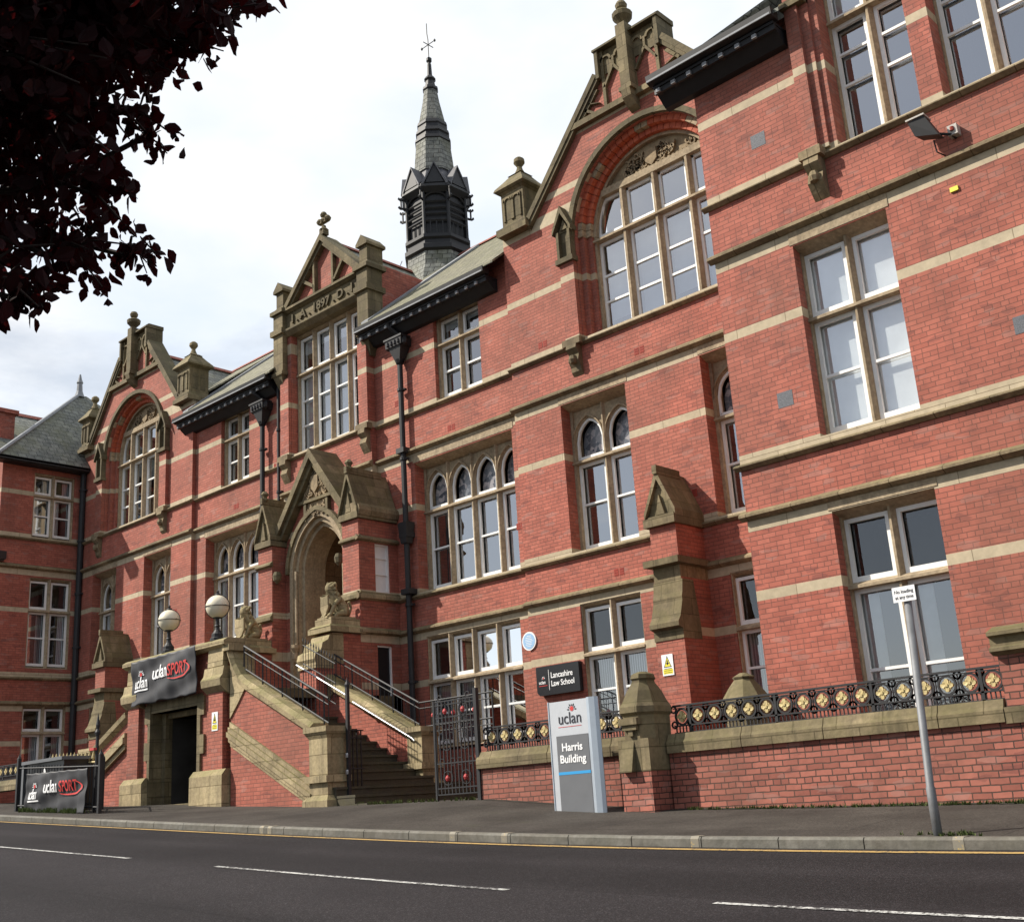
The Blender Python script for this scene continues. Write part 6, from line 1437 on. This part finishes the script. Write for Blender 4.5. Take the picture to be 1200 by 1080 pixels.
# sign pole
sp = thing('sign_pole', 'grey metal pole with small white no loading plate at the kerb edge', 'sign pole')
x, y = -4.785, 10.65; zz = zpave(x, y); m = MB(); m.tube([(x, y, zz - .1), (x, y, zz + .42), (x - .0, y, zz + .43), (x + .075, y, 1.66)], [.043, .043, .037, .037], 14); m.build('pole', 'pole', sp, smooth=True)
m = MB(); m.lathe([(.04, 1.66), (.04, 1.69), (.0, 1.7)], x + .075, y, 10); m.build('pole_cap', 'black_sign', sp)
T = TF(y - .05); m = MB(T); m.box(-4.83, -4.60, -.004, 0, 1.61, 1.755); m.build('sign_plate', 'letter_white', sp)
text('No loading', .048, 'letter_dark', 'lettering', sp, TF(y - .055), (-4.715, 1.692), align='CENTER', ext=.001, sx=.9); text('at any time', .048, 'letter_dark', 'lettering', sp, TF(y - .055), (-4.715, 1.638), align='CENTER', ext=.001, sx=.85); reorigin(sp)
# floodlight / camera
fl = thing('wall_floodlight', 'dark tilted floodlight on a bracket with pale box on the right wing wall', 'floodlight')
T = TW; m = MB(T); m.loft([[(-5.5, -.42, 9.17), (-5.26, -.42, 9.2), (-5.26, -.2, 9.2), (-5.5, -.2, 9.16)], [(-5.45, -.36, 8.95), (-5.12, -.34, 8.84), (-5.12, -.12, 8.86), (-5.42, -.14, 8.96)]]); m.build('lamp_housing', 'iron', fl)
m = MB(T); m.box(-5.52, -5.24, -.44, -.18, 9.19, 9.215); m.build('housing_rim', 'vent_light', fl)
m = MB(T); m.tube([(-5.16, -.2, 8.92), (-5.02, -.12, 8.88), (-5.0, 0, 8.86)], .02, 6); m.tube([(-5.25, -.2, 8.86), (-5.25, -.16, 8.68), (-5.2, 0, 8.66)], .012, 5); m.build('bracket', 'gutter', fl)
m = MB(T); m.box(-5.06, -4.92, -.13, 0, 8.86, 9.02); m.build('junction_box', 'vent_light', fl); m = MB(T); m.lathe([(.03, 8.92), (.03, 8.98)], -4.99, -.135, 8); m.build('box_lens', 'terracotta', fl); reorigin(fl)
cm = thing('corner_floodlight', 'small dark floodlight sitting on the ledge at the corner of the shaded left wing', 'floodlight')
m = MB(); m.box(-37.5, -37.2, 15.5 - .5 + .2, 15.75, 8.72, 8.98); m.box(-37.45, -37.25, 15.3, 15.7, 8.66, 8.72); m.build('lamp_housing', 'black_sign', cm); reorigin(cm)

# ================================================================ COPPER TREE
def ray(px, py, dist):
    x, y = (px - 600) / FPX, (py - 540) / FPX; v = rt2 * x - up2 * y + fw; return v.normalized() * dist
tr = thing('copper_tree', 'dark purple-leaved tree whose branches hang into the top left of view', 'tree')
# the trunk stands on the near pavement left of the viewer, limbs reach over the road
trunk = Vector((-9.2, -1.0, zroad(-9.2, -1) - .1))
m = MB(); m.tube([tuple(trunk), tuple(trunk + Vector((.05, .1, 1.5))), tuple(trunk + Vector((.2, .3, 3.2))), tuple(trunk + Vector((.6, .9, 4.8))), tuple(trunk + Vector((1.0, 1.4, 6.5)))], [.3, .24, .2, .15, .1], 10); m.build('trunk', 'bark', tr, smooth=True)
hub = trunk + Vector((.5, .8, 4.4))
rnd = random.Random(21); twigs = []
lm = MB(); pts_l = []
def limb(a, b, r0, r1, n=8, wob=.12):
    pts = [a.lerp(b, k / n) + Vector((rnd.gauss(0, wob), rnd.gauss(0, wob), rnd.gauss(0, wob))) * (1 if 0 < k < n else 0) for k in range(n + 1)]
    lm.tube([tuple(p) for p in pts], [r0 + (r1 - r0) * k / n for k in range(n + 1)], 6); return pts
# limb tips, given as directions from the viewer and distances; leaves gather on the twigs round them
TIPS = [(20, 350, 5.2), (-40, 260, 5.0), (60, 300, 5.4), (110, 270, 5.6), (150, 300, 5.7), (60, 210, 5.3), (125, 205, 5.8), (30, 120, 5.2), (100, 120, 5.5), (170, 160, 6.0), (145, 60, 5.6), (210, 40, 6.0), (265, 30, 6.2), (300, -30, 6.3), (60, 30, 5.3), (-60, 60, 5.0), (-60, 160, 5.0), (190, -40, 5.9), (90, -60, 5.6), (-80, 380, 5.0), (15, 60, 6.2), (120, 30, 6.6), (180, 90, 6.4), (-30, 320, 4.9), (50, 160, 6.4)]
def inside(px, py):      # outline of the hanging crown as seen from the road
    poly = [(-200, 470), (-5, 372), (10, 345), (50, 362), (66, 345), (50, 312), (78, 300), (120, 338), (128, 322), (108, 296), (140, 296), (172, 322), (178, 300), (172, 276), (148, 268), (128, 262), (150, 218), (140, 195), (165, 170), (205, 170), (200, 158), (160, 150), (166, 118), (178, 104), (198, 100), (206, 72), (222, 50), (235, 58), (246, 52), (262, 60), (275, 36), (268, 10), (285, 4), (300, 18), (322, 6), (330, -60), (300, -200), (-200, -200)]
    c_ = False; j = len(poly) - 1
    for i in range(len(poly)):
        xi, yi = poly[i]; xj, yj = poly[j]
        if (yi > py) != (yj > py) and px < (xj - xi) * (py - yi) / (yj - yi) + xi: c_ = not c_
        j = i
    return c_
POLY = [(-5, 372), (10, 345), (50, 362), (66, 345), (50, 312), (78, 300), (120, 338), (128, 322), (108, 296), (140, 296), (172, 322), (178, 300), (172, 276), (148, 268), (128, 262), (150, 218), (140, 195), (165, 170), (205, 170), (200, 158), (160, 150), (166, 118), (178, 104), (198, 100), (206, 72), (222, 50), (235, 58), (246, 52), (262, 60), (275, 36), (268, 10), (285, 4), (300, 18), (322, 6)]
def edge_d(px, py): return min(math.hypot(px - a, py - b) for a, b in POLY)
def gap(px, py):      # places where the sky shows through the leaves
    v = math.sin(px * .071 + 1.3 * math.sin(py * .05)) * math.sin(py * .083 + 1.1 * math.sin(px * .043)) + .5 * math.sin(px * .19 + py * .13)
    return v
nodes = []
for (px, py, d) in TIPS:
    tip = ray(px, py, d); pts = limb(hub, tip, .05, .012, 9, .1); nodes += pts[3:]
leaf = MB()
def add_leaf(p, s_=1.0):
    L_ = rnd.uniform(.05, .098) * s_; W_ = L_ * rnd.uniform(.3, .38); d = Vector((rnd.gauss(0, .5), rnd.gauss(0, .5), rnd.gauss(-.55, .35))).normalized(); q = d.cross(Vector((rnd.gauss(0, 1), rnd.gauss(0, 1), rnd.gauss(0, .4)))).normalized(); nn = d.cross(q) * L_ * rnd.uniform(.05, .2)
    P = [p, p + d * L_ * .25 + q * W_ * .8 + nn, p + d * L_ * .55 + q * W_ + nn, p + d * L_ * .85 + q * W_ * .5, p + d * L_ * 1.05, p + d * L_ * .85 - q * W_ * .5, p + d * L_ * .55 - q * W_ + nn, p + d * L_ * .25 - q * W_ * .8 + nn]
    i = [leaf.P(*v) for v in P]; leaf.f += [[i[0], i[1], i[2], i[3], i[4]], [i[0], i[4], i[5], i[6], i[7]]]
def proj(p):
    x, y, z = p.dot(rt2), -p.dot(up2), p.dot(fw); return 600 + FPX * x / z, 540 + FPX * y / z
# twigs fan out of the limbs, leaves hang on the twigs
count = 0; tries = 0
while count < 720 and tries < 60000:
    tries += 1
    px, py = rnd.uniform(-190, 330), rnd.uniform(-190, 400)
    if not inside(px, py): continue
    edge = min(1, (abs(px - 0) + abs(py - 0)) / 400); d = rnd.uniform(4.6, 6.9); p = ray(px, py, d)
    near = min(nodes, key=lambda q: (q - p).length_squared)
    if (near - p).length > 1.7: continue
    e0 = edge_d(px, py)
    if gap(px, py) > .1 + e0 / 160: continue
    if py > 150 and gap(py, px) > .55: continue
    holes = (30 < px < 150 and 190 < py < 320) or (py > 235)
    if holes and rnd.random() < .3: continue
    mid = near.lerp(p, .5) + Vector((0, 0, .05)); lm.tube([tuple(near), tuple(mid), tuple(p)], [.009, .006, .003], 4); count += 1
    nl = rnd.randint(12, 22)
    e_ = edge_d(px, py)
    nl = int(nl * min(1, .65 + e_ / 200))
    for k in range(nl):
        t_ = rnd.uniform(.35, 1.05); q = near.lerp(p, t_) + Vector((rnd.gauss(0, .085), rnd.gauss(0, .085), rnd.gauss(-.02, .085)))
        qx, qy = proj(q + Vector((0, 0, -.05)))
        if inside(qx, qy) or (rnd.random() < .25 and inside(qx - 9, qy - 9)): add_leaf(q)
for (tx, ty) in [(-5, 380), (8, 362), (30, 372), (50, 366), (62, 352), (80, 322), (104, 330), (120, 342), (140, 312), (172, 326), (182, 302), (160, 284), (128, 258), (150, 226), (208, 168), (196, 186), (180, 176), (168, 150), (186, 112), (204, 92), (214, 62), (238, 66), (262, 66), (280, 34), (270, 50), (300, 22), (325, 4), (312, 10), (92, 290), (60, 262), (30, 300), (110, 232)]:
    tip = ray(tx, ty - 6, rnd.uniform(5.0, 5.9)); near = min(nodes, key=lambda q: (q - tip).length_squared); mid = near.lerp(tip, .55) + Vector((0, 0, .07))
    lm.tube([tuple(near), tuple(mid), tuple(tip)], [.01, .006, .003], 4)
    for k in range(16):
        t_ = rnd.uniform(.45, 1.0); q = near.lerp(mid, min(1, t_ * 1.8)) if t_ < .55 else mid.lerp(tip, (t_ - .55) / .45); add_leaf(q + Vector((rnd.gauss(0, .03), rnd.gauss(0, .03), rnd.gauss(0, .03))), .9)
# dense inner crown, above and left of the view
for k in range(4200):
    px, py = rnd.uniform(-190, 300), rnd.uniform(-190, 240)
    if px * .75 + py > 120 + rnd.gauss(0, 45) or gap(px, py) > .9: continue
    q = ray(px, py, rnd.uniform(5.4, 7.6)); add_leaf(q, 1.1)
for k in range(6000):     # rest of the crown, out of view round the trunk
    a = rnd.uniform(0, 6.283); r_ = 3.4 * math.sqrt(rnd.random()); q = hub + Vector((.1 + .7 * r_ * math.cos(a), -2.7 + .7 * r_ * math.sin(a), rnd.uniform(-.6, 3.4)))
    if q.dot(fw) > .2:
        x, y = proj(q)
        if x > -40 and y > -60 and not (inside(x, y)): continue
    if q.length < 2.0: continue
    add_leaf(q, 1.5)
lm.build('branches', 'bark', tr); leaf.build('crown', 'leaf', tr, fix=False); reorigin(tr)

scene.render.engine = 'CYCLES'
